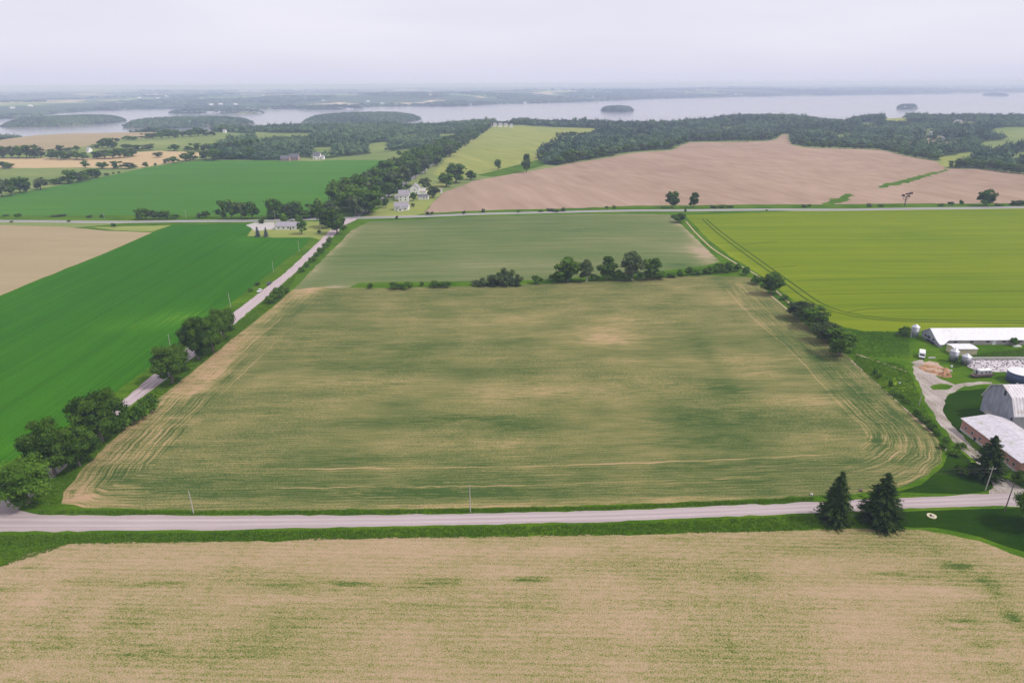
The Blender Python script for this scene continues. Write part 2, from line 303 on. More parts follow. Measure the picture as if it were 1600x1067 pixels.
# ------------------------------------------------------------------ object helpers
def tag(o, label=None, cat=None, group=None, kind=None):
    if label: o['label'] = label
    if cat: o['category'] = cat
    if group: o['group'] = group
    if kind: o['kind'] = kind
    return o
def empty(name, loc=(0, 0, 0), rz=0.):
    o = bpy.data.objects.new(name, None); COL.objects.link(o); o.location = loc; o.rotation_euler = (0, 0, rz); o.empty_display_size = .5; return o
def mesh_np(name, v, f, mats, fm=None, attrs=None, smooth=False):
    me = bpy.data.meshes.new(name); v = np.asarray(v, np.float32); nv = len(v)
    if isinstance(f, np.ndarray):
        nf, k = f.shape; me.vertices.add(nv); me.vertices.foreach_set('co', v.ravel())
        me.loops.add(nf*k); me.loops.foreach_set('vertex_index', f.astype(np.int32).ravel())
        me.polygons.add(nf); me.polygons.foreach_set('loop_start', np.arange(0, nf*k, k, dtype=np.int32))
        me.update(calc_edges=True)
    else: me.from_pydata([tuple(map(float, p)) for p in v], [], f)
    for m in mats: me.materials.append(m)
    if fm is not None: me.polygons.foreach_set('material_index', np.asarray(fm, np.int32))
    for an, (dom, arr) in (attrs or {}).items():
        a = me.attributes.new(an, 'FLOAT', dom); a.data.foreach_set('value', np.asarray(arr, np.float32))
    if smooth: me.polygons.foreach_set('use_smooth', np.ones(len(me.polygons), bool))
    me.update(); return me
def link(name, me, parent=None, loc=None):
    o = bpy.data.objects.new(name, me); COL.objects.link(o); o.parent = parent
    if loc is not None: o.location = loc
    return o
class MB:
    def __init__(s): s.v = []; s.f = []; s.m = []; s.mats = []
    def mi(s, m):
        m = M[m] if isinstance(m, str) else m
        if m not in s.mats: s.mats.append(m)
        return s.mats.index(m)
    def add(s, vs, fs, m):
        k = len(s.v); s.v += [tuple(p) for p in vs]; s.f += [[i+k for i in f] for f in fs]; s.m += [s.mi(m)]*len(fs); return s
    def box(s, x0, x1, y0, y1, z0, z1, m):
        return s.add([(x, y, z) for z in (z0, z1) for y in (y0, y1) for x in (x0, x1)], [[0, 2, 3, 1], [4, 5, 7, 6], [0, 1, 5, 4], [2, 6, 7, 3], [0, 4, 6, 2], [1, 3, 7, 5]], m)
    def prism(s, prof, a0, a1, axis, m):      # profile (p,z) extruded along axis
        n = len(prof); f = (lambda p, a, z: (a, p, z)) if axis == 'x' else (lambda p, a, z: (p, a, z))
        vs = [f(p, a0, z) for p, z in prof]+[f(p, a1, z) for p, z in prof]
        return s.add(vs, [list(range(n))[::-1], list(range(n, 2*n))]+[[i, (i+1) % n, n+(i+1) % n, n+i] for i in range(n)], m)
    def tube(s, p, q, r0, r1, m, n=8, cap=True):
        p, q = Vector(p), Vector(q); d = (q-p).normalized(); a = d.orthogonal().normalized(); b = d.cross(a)
        vs = [p+(a*math.cos(t)+b*math.sin(t))*r0 for t in [2*PI*i/n for i in range(n)]]+[q+(a*math.cos(t)+b*math.sin(t))*r1 for t in [2*PI*i/n for i in range(n)]]
        fs = [[i, (i+1) % n, n+(i+1) % n, n+i] for i in range(n)]
        if cap: fs += [list(range(n))[::-1], list(range(n, 2*n))]
        return s.add(vs, fs, m)
    def lathe(s, prof, m, n=24, c=(0, 0, 0)):
        vs = []; fs = []
        for r, z in prof: vs += [(c[0]+r*math.cos(2*PI*i/n), c[1]+r*math.sin(2*PI*i/n), c[2]+z) for i in range(n)]
        for k in range(len(prof)-1): fs += [[k*n+i, k*n+(i+1) % n, (k+1)*n+(i+1) % n, (k+1)*n+i] for i in range(n)]
        fs += [list(range(n))[::-1], list(range((len(prof)-1)*n, len(prof)*n))]
        return s.add(vs, fs, m)
    def build(s, name, parent=None, smooth=False):
        me = bpy.data.meshes.new(name); me.from_pydata(s.v, [], s.f)
        for m in s.mats: me.materials.append(m)
        me.polygons.foreach_set('material_index', s.m)
        bm = bmesh.new(); bm.from_mesh(me); bmesh.ops.recalc_face_normals(bm, faces=bm.faces); bm.to_mesh(me); bm.free()
        if smooth: me.polygons.foreach_set('use_smooth', [True]*len(me.polygons))
        return link(name, me, parent)
# ------------------------------------------------------------------ ground regions
REG = []   # (name, material, world polygon, category, label) ; later ones lie over earlier ones
def jit(poly, step, amp, seed=1):
    rg = np.random.default_rng(seed); out = []
    n = len(poly)
    for i in range(n):
        a = np.array(poly[i]); b = np.array(poly[(i+1) % n]); L_ = np.hypot(*(b-a)); k = max(1, int(L_/step)); k = min(k, 160)
        for j in range(k):
            p = a+(b-a)*j/k; out.append(tuple(p+rg.normal(0, amp, 2)*(1 if j else .3)))
    return out
def reg(name, mat, pts, label, step=6., amp=0., world=False, cat='field'):
    w = [tuple(p) for p in pts] if world else [tuple(p[:2]) for p in gnd([p[0] for p in pts], [p[1] for p in pts])]
    w = jit(w, step, amp, len(REG)+5)
    a = sum(w[i][0]*w[(i+1) % len(w)][1]-w[(i+1) % len(w)][0]*w[i][1] for i in range(len(w)))
    if a < 0: w = w[::-1]
    REG.append((name, mat, w, cat, label)); return w
def ribbon(pts, w, world=False):
    P_ = np.array([p for p in pts], float) if world else gnd([p[0] for p in pts], [p[1] for p in pts])[:, :2]
    Q = [P_[0]]
    for i in range(len(P_)-1):     # densify
        L_ = np.hypot(*(P_[i+1]-P_[i])); k = max(1, int(L_/8)); k = min(k, 60)
        for j in range(1, k+1): Q.append(P_[i]+(P_[i+1]-P_[i])*j/k)
    Q = np.array(Q)
    for _ in range(3): Q[1:-1] = (Q[:-2]+2*Q[1:-1]+Q[2:])/4
    T = np.gradient(Q, axis=0); T /= np.hypot(T[:, 0], T[:, 1])[:, None]+1e-9; N_ = np.stack([-T[:, 1], T[:, 0]], 1)
    return [tuple(p) for p in Q+N_*w/2]+[tuple(p) for p in (Q-N_*w/2)[::-1]]
# far fields and pastures
reg('pasture', 'past', [(-60, 216), (80, 207), (240, 204), (330, 202), (430, 204), (470, 210), (400, 218), (300, 232), (212, 234), (130, 240), (-60, 246)], 'pale green pasture near the lake at far left')
reg('tan_field', 'tan', [(-60, 224), (0, 220), (82, 209), (160, 206.5), (240, 207), (235, 216), (190, 218), (125, 230), (75, 237), (-60, 235)], 'tan field just before the lake at far left', 20, 3)
reg('pasture', 'past', [(184, 221), (225, 217), (335, 214), (480, 210), (490, 214), (400, 222), (300, 234), (212, 232), (180, 230)], 'pale green field beyond the golden strip')
reg('golden_field', 'gold', [(-60, 249), (0, 248), (150, 247), (215, 238), (250, 236), (320, 239), (300, 249), (285, 251), (215, 263), (0, 265), (-60, 265)], 'narrow golden field between hedgerows at far left', 15, 1.5)
reg('pasture', 'past', [(-60, 264), (215, 262), (150, 283), (45, 298), (-60, 315)], 'pale green field beside the bright crop at far left', 15, 1)
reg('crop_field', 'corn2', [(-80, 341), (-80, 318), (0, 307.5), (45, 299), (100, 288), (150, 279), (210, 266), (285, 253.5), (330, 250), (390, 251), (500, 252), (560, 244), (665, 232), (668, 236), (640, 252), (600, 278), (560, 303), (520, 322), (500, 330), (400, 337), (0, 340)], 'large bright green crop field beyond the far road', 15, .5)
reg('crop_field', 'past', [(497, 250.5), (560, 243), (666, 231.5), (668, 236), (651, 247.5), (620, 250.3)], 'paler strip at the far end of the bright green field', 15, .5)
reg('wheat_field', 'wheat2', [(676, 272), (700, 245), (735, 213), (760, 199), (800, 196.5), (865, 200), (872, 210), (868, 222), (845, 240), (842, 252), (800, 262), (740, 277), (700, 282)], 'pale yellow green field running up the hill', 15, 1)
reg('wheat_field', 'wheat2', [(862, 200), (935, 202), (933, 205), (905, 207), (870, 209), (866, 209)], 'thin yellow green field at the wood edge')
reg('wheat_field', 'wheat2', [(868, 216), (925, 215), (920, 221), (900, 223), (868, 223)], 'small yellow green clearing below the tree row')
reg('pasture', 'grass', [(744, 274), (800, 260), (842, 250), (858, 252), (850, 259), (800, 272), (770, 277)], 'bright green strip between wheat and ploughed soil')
SOILP = [(660, 334), (672, 322), (690, 303), (740, 283), (800, 272), (872, 260), (895, 255), (955, 246), (992, 239), (1050, 235), (1077, 223), (1200, 221), (1215, 217), (1221, 211), (1231, 211), (1235, 226), (1257, 231), (1375, 234.5), (1420, 245), (1462, 252), (1480, 264), (1525, 264), (1600, 272), (1720, 285), (1720, 322), (1600, 319), (1300, 323), (1000, 323), (760, 331)]
reg('ploughed_field', 'soil', SOILP, 'broad pinkish ploughed field beyond the far road', 12, .8)
for pts in ([(1283, 320), (1300, 313), (1322, 303), (1334, 303), (1325, 313), (1300, 321)], [(1368, 291), (1400, 284), (1440, 274), (1480, 264), (1482, 267), (1440, 279), (1400, 290), (1375, 294)]):
    reg('grass_swale', 'grass', pts, 'green grassy swale cutting across the ploughed field', 6, 2.)
reg('verge', 'grass', [(-100, 336), (400, 337), (560, 330), (560, 336), (400, 344), (-100, 346)], 'green verge beyond the far road', 8, .6, cat='grass')
reg('verge', 'grass', [(660, 333.5), (800, 327.5), (1000, 321.5), (1720, 318), (1720, 326), (1000, 330), (700, 339), (640, 342)], 'green verge between far road and ploughed field', 8, .6, cat='grass')
reg('lawn', 'ylawn', [(560, 342), (600, 322), (640, 303), (690, 285), (700, 286), (672, 322), (660, 334), (640, 339)], 'dry lawn around the cluster of houses', 6, .5, cat='lawn')
# near left
reg('tan_field', 'tan', [(-140, 352), (0, 352), (100, 354.5), (170, 361), (238, 363.5), (200, 380), (0, 462), (-140, 525)], 'tan bare field left of the bright crop', 12, .4)
CORN = [(-140, 527), (0, 463.5), (200, 381), (238, 364), (270, 351), (400, 350), (384, 369.5), (430, 372), (484, 371), (474, 386), (455, 400), (400, 444), (352, 480), (262, 552), (180, 612), (118, 658), (60, 694), (0, 730), (-140, 815)]
reg('crop_field', 'corn', CORN, 'bright green crop field left of the side road', 10, .3)
reg('verge', 'ylawn', [(140, 355), (240, 353), (268, 352), (238, 362), (180, 360)], 'grassy wedge beside the far road', 6, .4, cat='grass')
reg('lawn', 'ylawn', [(398, 352), (420, 347), (540, 346), (524, 362), (500, 375), (486, 371), (430, 371.5), (386, 369)], 'lawn around the long white house', 6, .3, cat='lawn')
# main fields
MAIN = [(97, 786), (130, 793), (330, 797.5), (600, 795.5), (800, 792.5), (950, 789), (1200, 778), (1270, 775), (1380, 767), (1420, 757), (1450, 742), (1466, 726), (1473, 707), (1466, 688), (1452, 669), (1410, 635), (1330, 560), (1240, 493), (1195, 452), (1172, 433), (1100, 430.5), (1030, 434.5), (900, 441), (740, 447.5), (600, 450.5), (545, 449.5), (490, 449), (458, 452), (430, 476), (388, 510), (330, 557), (262, 611), (215, 652), (175, 688), (130, 731), (100, 768)]
wm = reg('soybean_field', 'bean', MAIN, 'large mottled green and tan soybean field in the centre', 3, .25)
UP = [(458, 452.5), (490, 449.3), (545, 449.8), (560, 442), (750, 440), (850, 437), (1030, 424), (1100, 415.5), (1125, 409), (1090, 375), (1062, 349), (1045, 335), (900, 334.5), (700, 340.5), (578, 346.5), (549, 360), (515, 395)]
wu = reg('soybean_field', 'bean2', UP, 'smaller green soybean field beyond the hedgerow', 4, .3)
STUB = [(-260, 1200), (-260, 905), (0, 885), (45, 864), (110, 849), (300, 846.5), (600, 840), (950, 836), (1220, 829), (1300, 827), (1400, 825.5), (1460, 831), (1530, 845), (1600, 871), (1700, 910), (1800, 960), (1840, 1200)]
STUB = [(p[0], min(p[1], 1160)) for p in STUB]
reg('stubble_field', 'stub', STUB, 'tan stubble field with green sprouts in front', 3, .3)
WH = [(1070, 336), (1300, 329.5), (1600, 326.5), (1800, 325), (1800, 521), (1600, 517), (1350, 518), (1310, 510), (1262, 486), (1215, 450), (1180, 424), (1140, 400), (1105, 372)]
reg('wheat_field', 'wheat', WH, 'yellow green wheat field with wheel tracks on the right', 6, .35)
for pts, w_ in (([(1097, 342), (1120, 364), (1160, 394), (1200, 423), (1240, 453), (1270, 476), (1295, 489), (1330, 498), (1380, 502), (1450, 503.5), (1700, 505)], 1.15),
               ([(1103, 342), (1127, 363), (1170, 394), (1210, 423), (1250, 451), (1280, 473), (1308, 487), (1340, 495.5), (1390, 499.5), (1450, 500.5), (1700, 501)], 1.15),
               ([(1245, 439), (1265, 437.5), (1330, 436), (1450, 433), (1700, 430)], .6), ([(1277, 460.5), (1330, 459), (1450, 457), (1700, 453)], .6), ([(1322, 488), (1332, 484), (1355, 481.5), (1450, 480.5), (1700, 479)], .7),
               ([(1155, 384), (1175, 380), (1215, 377)], .7), ([(1205, 419), (1222, 416), (1245, 415)], .7)):
    REGN = len(REG); reg('wheel_track', 'tram', ribbon(pts, w_), 'dark wheel track pressed into the wheat', 9, .05, world=True, cat='track')
# verges and small strips
reg('grass_track', 'dirt', ribbon([(1072, 346), (1085, 362), (1112, 388), (1150, 412), (1185, 430), (1218, 459), (1236, 476)], 1.1), 'pale lane beside the field hedge', 8, .1, world=True, cat='path')
reg('field_edge', 'dirt', ribbon([(1205, 462), (1226, 480), (1238, 490)], .8), 'pale soil line at the field edge', 8, .1, world=True, cat='path')
reg('field_edge', 'dirt', ribbon([(1330, 563), (1380, 607), (1412, 637), (1440, 660), (1456, 676)], .7), 'pale soil line along the right field edge', 5, .15, world=True, cat='path')
reg('dirt_path', 'dirt', ribbon([(1338, 553), (1360, 561), (1395, 572), (1416, 580)], .8), 'thin path from the hedge to the farmyard', 5, .1, world=True, cat='path')
M['tramc'] = field('thin_gap_in_green_crop', [(0, (0.015, 0.059, 0.005)), (1, (0.045, 0.105, 0.012))], .4, g=0)
M['gravw'] = field('packed_gravel_wheel_path', [(0, (0.343, 0.281, 0.283)), (1, (0.514, 0.442, 0.446))], .5, 0, (.01, .9, .4), (.05, 2.2, .3), g=0, bd=.01)
_cp = np.array(REG[[r[4] for r in REG].index('bright green crop field left of the side road')][2])
def _inp(x, y, p):
    c = False; j = len(p)-1
    for i in range(len(p)):
        if (p[i][1] > y) != (p[j][1] > y) and x < (p[j][0]-p[i][0])*(y-p[i][1])/(p[j][1]-p[i][1])+p[i][0]: c = not c
        j = i
    return c
for x0 in np.arange(-168, -430, -27):
    for dx in (0, 1.9):
        ys_ = [y for y in np.arange(150, 640, 4.) if _inp(x0+dx, y-6, _cp) and _inp(x0+dx, y+6, _cp)]
        if len(ys_) > 12: reg('wheel_track', 'tramc', ribbon([(x0+dx, ys_[0]), (x0+dx+.6, (ys_[0]+ys_[-1])/2), (x0+dx, ys_[-1])], .32, world=True), 'faint wheel tracks in the bright green crop', 40, 0, world=True, cat='track')
# farmyard
reg('lawn', 'lawn', [(1478, 655), (1470, 632), (1476, 621), (1500, 610), (1535, 607), (1560, 607), (1560, 640), (1532, 650), (1505, 676), (1495, 676)], 'dark lawn between driveway and grey barn', 4, .2, cat='lawn')
reg('lawn', 'lawn', [(1400, 769), (1440, 757), (1466, 736), (1480, 712), (1500, 705), (1530, 735), (1552, 757), (1548, 766), (1500, 772)], 'green lawn between soybean field and farm entrance', 4, .2, cat='lawn')
reg('lawn', 'lawn', [(1395, 822), (1400, 800), (1600, 792), (1700, 790), (1720, 860), (1700, 895), (1600, 862), (1530, 838), (1460, 824)], 'green lawn in front of the farm with the well', 4, .2, cat='lawn')
DRV = [(1424, 566), (1442, 562), (1452, 575), (1470, 592), (1492, 601), (1530, 596), (1550, 597), (1550, 599.5), (1525, 601), (1500, 606), (1484, 615), (1475, 625), (1474, 640), (1480, 655), (1498, 675), (1519, 698), (1540, 720), (1560, 742), (1580, 752), (1612, 768), (1612, 792), (1565, 790), (1545, 772), (1553, 762), (1551, 748), (1530, 727), (1512, 709), (1490, 690), (1466, 660), (1452, 636), (1446, 620), (1436, 600), (1426, 583)]
reg('driveway', 'drive', DRV, 'winding gravel driveway through the farmyard', 2.5, .45, cat='driveway')
reg('grass_patch', 'grass', [(1452, 604), (1470, 599), (1490, 603), (1478, 609), (1458, 609)], 'weedy patch in the yard gravel', 2, .3, cat='grass')
reg('dirt_ring', 'dirt', [(1441, 567), (1452, 564), (1466, 567), (1476, 575), (1479, 586), (1470, 589), (1455, 584), (1445, 577)], 'ring of brown dirt beside the parked van', 2, .4, cat='dirt')
# roads
REG_ROAD0 = len(REG)
reg('far_road_shoulder', 'shoul', ribbon([(-300, 342), (0, 345.6), (200, 347.2), (400, 345.2), (560, 340.5), (700, 336.4), (900, 330.8), (1000, 329), (1350, 327.6), (1600, 324), (1900, 319)], 9.5), 'pale gravel shoulder of the far road', 40, 0, world=True, cat='road')
reg('side_road', 'grav2', [(-60, 812), (30, 766), (62, 737), (62, 737), (115, 690), (191, 626), (238, 586), (365, 488.5), (454, 419), (485, 390), (516, 360), (530, 348), (540, 342), (560, 338.5), (556, 344), (538, 352), (524, 366), (499, 390), (468, 420), (372, 501), (258, 593.5), (193, 642), (140, 690), (88, 742), (46, 779), (22, 800), (-60, 825)], 'straight pale gravel side road running away on the left', 4, .22, cat='road')
reg('front_road', 'grav', [(-240, 800), (-40, 790), (0, 772), (22, 772), (12, 785), (22, 795), (62, 804), (300, 805.5), (600, 804.5), (735, 802), (950, 797.5), (1272, 784), (1440, 776), (1550, 771.5), (1720, 764), (1720, 784), (1600, 788.5), (1440, 793.5), (1272, 801), (950, 815), (600, 822), (300, 828), (0, 830.5), (-240, 832)], 'pale gravel road crossing in front of the soybean field', 3, .2, cat='road')
for a_ in (.32, .68):
    reg('wheel_path', 'gravw', ribbon([(x_, y1_+(y2_-y1_)*a_) for x_, y1_, y2_ in ((-200, 798, 831), (60, 804.5, 829.5), (300, 805.5, 828), (600, 804.5, 822), (950, 797.5, 815), (1272, 784, 801), (1440, 776, 793.5), (1600, 769, 788))], 1.0), 'packed wheel path along the front gravel road', 5, .12, world=True, cat='road')
    reg('wheel_path', 'gravw', ribbon([(p_[0]+(q_[0]-p_[0])*a_, p_[1]+(q_[1]-p_[1])*a_) for p_, q_ in (((115, 690), (140, 690)), ((191, 626), (208, 630)), ((238, 586), (258, 593.5)), ((365, 488.5), (383, 493)), ((454, 419), (468, 420)), ((485, 390), (499, 390)), ((516, 360), (528, 362)))], .9), 'packed wheel path along the straight side road', 8, .12, world=True, cat='road')
reg('far_road', 'asph', ribbon([(-300, 342), (0, 345.6), (200, 347.2), (400, 345.2), (560, 340.5), (700, 336.4), (900, 330.8), (1000, 329), (1350, 327.6), (1600, 324), (1900, 319)], 6.6), 'asphalt road crossing behind the fields', 40, 0, world=True, cat='road')
reg('side_road_beyond', 'asph', ribbon([(556, 339), (600, 310), (680, 254), (740, 211), (757, 200)], 6.5), 'road hidden in the tree belt beyond the crossroads', 30, 0, world=True, cat='road')
reg('driveway', 'shoul', [(384, 352), (398, 348), (428, 347), (430, 358), (398, 361), (392, 356)], 'gravel drive of the long white house', 4, .1, cat='driveway')
# woodland areas (ground under the trees), later filled with crowns
WOODS = []
def wood(pts, label, sp, hole=(), h=(9, 17), name='woodland'):
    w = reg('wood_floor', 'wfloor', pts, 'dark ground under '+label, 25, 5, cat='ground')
    hs = []
    for k in hole:
        for q in (0, .5, 1):        # trees of this height would hide it unless the gap reaches towards the viewer
            hs.append(reg('clearing', k[0], [(x_, y_+q*7*(y_-150)/60) for x_, y_ in k[1]], 'small clearing in '+label, 20, 3))
    WOODS.append((w, hs, label, sp, h, name))
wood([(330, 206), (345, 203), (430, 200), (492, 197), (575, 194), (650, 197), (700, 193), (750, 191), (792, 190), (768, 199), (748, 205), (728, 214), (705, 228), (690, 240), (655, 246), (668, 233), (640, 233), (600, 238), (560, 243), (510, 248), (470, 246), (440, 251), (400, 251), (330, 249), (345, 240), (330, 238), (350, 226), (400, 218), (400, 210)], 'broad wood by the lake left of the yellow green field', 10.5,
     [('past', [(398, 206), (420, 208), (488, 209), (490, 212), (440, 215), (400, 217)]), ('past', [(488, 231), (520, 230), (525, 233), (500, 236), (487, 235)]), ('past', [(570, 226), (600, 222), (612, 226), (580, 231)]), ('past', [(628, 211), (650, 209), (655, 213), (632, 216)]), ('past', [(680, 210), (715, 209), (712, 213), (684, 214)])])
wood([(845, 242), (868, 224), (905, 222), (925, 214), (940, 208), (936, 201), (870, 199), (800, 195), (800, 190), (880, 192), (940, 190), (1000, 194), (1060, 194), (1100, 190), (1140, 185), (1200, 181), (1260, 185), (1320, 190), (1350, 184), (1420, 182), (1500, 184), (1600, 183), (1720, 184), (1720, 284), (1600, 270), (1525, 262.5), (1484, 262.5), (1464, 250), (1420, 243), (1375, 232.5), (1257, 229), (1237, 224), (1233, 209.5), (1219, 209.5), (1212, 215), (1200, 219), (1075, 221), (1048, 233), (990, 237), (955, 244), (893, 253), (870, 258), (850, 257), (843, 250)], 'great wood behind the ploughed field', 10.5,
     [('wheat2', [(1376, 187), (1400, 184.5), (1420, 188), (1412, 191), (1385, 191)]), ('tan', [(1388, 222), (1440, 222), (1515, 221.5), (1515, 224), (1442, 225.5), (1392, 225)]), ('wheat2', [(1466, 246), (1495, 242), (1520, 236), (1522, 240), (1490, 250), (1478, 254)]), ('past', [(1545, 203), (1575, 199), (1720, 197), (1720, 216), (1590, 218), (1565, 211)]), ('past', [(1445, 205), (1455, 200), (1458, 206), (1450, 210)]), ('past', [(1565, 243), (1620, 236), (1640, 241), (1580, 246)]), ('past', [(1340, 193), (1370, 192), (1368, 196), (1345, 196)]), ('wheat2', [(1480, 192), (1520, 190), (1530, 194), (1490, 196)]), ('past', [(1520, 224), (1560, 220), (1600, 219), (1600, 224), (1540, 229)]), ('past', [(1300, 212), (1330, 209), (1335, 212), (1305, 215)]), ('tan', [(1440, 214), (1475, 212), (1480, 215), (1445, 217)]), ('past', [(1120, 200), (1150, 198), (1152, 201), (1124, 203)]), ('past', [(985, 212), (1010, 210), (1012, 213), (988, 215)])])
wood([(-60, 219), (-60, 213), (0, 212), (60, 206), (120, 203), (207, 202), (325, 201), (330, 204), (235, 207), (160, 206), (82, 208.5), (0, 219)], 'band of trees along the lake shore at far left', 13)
# ------------------------------------------------------------------ build the ground by constrained triangulation
def inpoly(x, y, poly):
    p = np.array(poly); x = np.asarray(x); y = np.asarray(y); c = np.zeros(x.shape, bool); j = len(p)-1
    for i in range(len(p)):
        a, b = p[i], p[j]
        if a[1] != b[1]: c ^= ((a[1] > y) != (b[1] > y)) & (x < (b[0]-a[0])*(y-a[1])/(b[1]-a[1])+a[0])
        j = i
    return c
def grid_in(poly, s):
    p = np.array(poly); x = np.arange(p[:, 0].min(), p[:, 0].max(), s); y = np.arange(p[:, 1].min(), p[:, 1].max(), s)
    X, Y = np.meshgrid(x, y); X = X+(np.arange(len(y)) % 2)[:, None]*s/2; k = inpoly(X, Y, poly); return np.stack([X[k], Y[k]], 1)
pts = []
az = np.radians(np.arange(-62, 62.01, .45)); rr = np.geomspace(70, 70000, 220)
A_, R_ = np.meshgrid(az, rr); pts.append(np.stack([(R_*np.sin(A_)).ravel(), (R_*np.cos(A_)).ravel()], 1))
az = np.radians(np.arange(66, 295, 4)); rr = np.geomspace(5, 70000, 40); A_, R_ = np.meshgrid(az, rr); pts.append(np.stack([(R_*np.sin(A_)).ravel(), (R_*np.cos(A_)).ravel()], 1))
pts.append(grid_in(wm, 1.35)); pts.append(grid_in(wu, 3.2))
pts.append(grid_in([(-150, 100), (180, 100), (180, 160), (-150, 160)], 1.3))
pts.append(grid_in([(-210, 160), (240, 160), (240, 330), (-210, 330)], 4.5))
for cx, cy, rx, ry in ISL[:6]:
    t = np.linspace(0, 2*PI, 40)[:-1]
    for q in (.4, .8, .95, 1.1, 1.25): pts.append(np.stack([cx+rx*q*np.cos(t), cy+ry*q*np.sin(t)], 1))
pts = np.concatenate(pts)
vs = []; fs = []
for r_ in REG:
    k = len(vs); vs += [Vector(p) for p in r_[2]]; fs.append(list(range(k, len(vs))))
vs += [Vector(p) for p in pts]
V2, _, FF, _, _, OF = delaunay_2d_cdt(vs, [], fs, 0, 1e-3, True)
V2 = np.array([tuple(v) for v in V2]); FF = np.array(FF); own = np.array([max(o) if o else -1 for o in OF])
Z2 = H(V2[:, 0], V2[:, 1]); V3 = np.column_stack([V2, Z2])
e1 = V2[FF[:, 1]]-V2[FF[:, 0]]; e2 = V2[FF[:, 2]]-V2[FF[:, 0]]; cr_ = e1[:, 0]*e2[:, 1]-e1[:, 1]*e2[:, 0]
FF[cr_ < 0] = FF[cr_ < 0][:, ::-1]; keep = np.abs(cr_) > 1e-6; FF = FF[keep]; own = own[keep]
def blobs(P_, lst):
    g = np.zeros(len(P_))
    for cx, cy, rx, ry, a in lst:
        c = g1(cx, cy); l = g1(cx-rx, cy); b = g1(cx, cy+ry); t = g1(cx, cy-ry)
        wx = abs(c[0]-l[0])+.1; wy = abs(t[1]-b[1])/2+.1
        g += a*np.exp(-((P_[:, 0]-c[0])/wx)**2-((P_[:, 1]-c[1])/wy)**2)
    return g
def polydist(P_, poly):
    p = np.array(poly); q = np.roll(p, -1, 0); best = np.full(len(P_), 1e9); al = np.zeros(len(P_)); acc = 0
    for a, b in zip(p, q):
        d = b-a; L_ = np.hypot(*d)
        if L_ < 1e-6: continue
        t = np.clip(((P_-a)@d)/L_**2, 0, 1); dd = np.hypot(*(P_-a-t[:, None]*d).T); k = dd < best
        best[k] = dd[k]; al[k] = acc+t[k]*L_; acc += L_
    return best, al
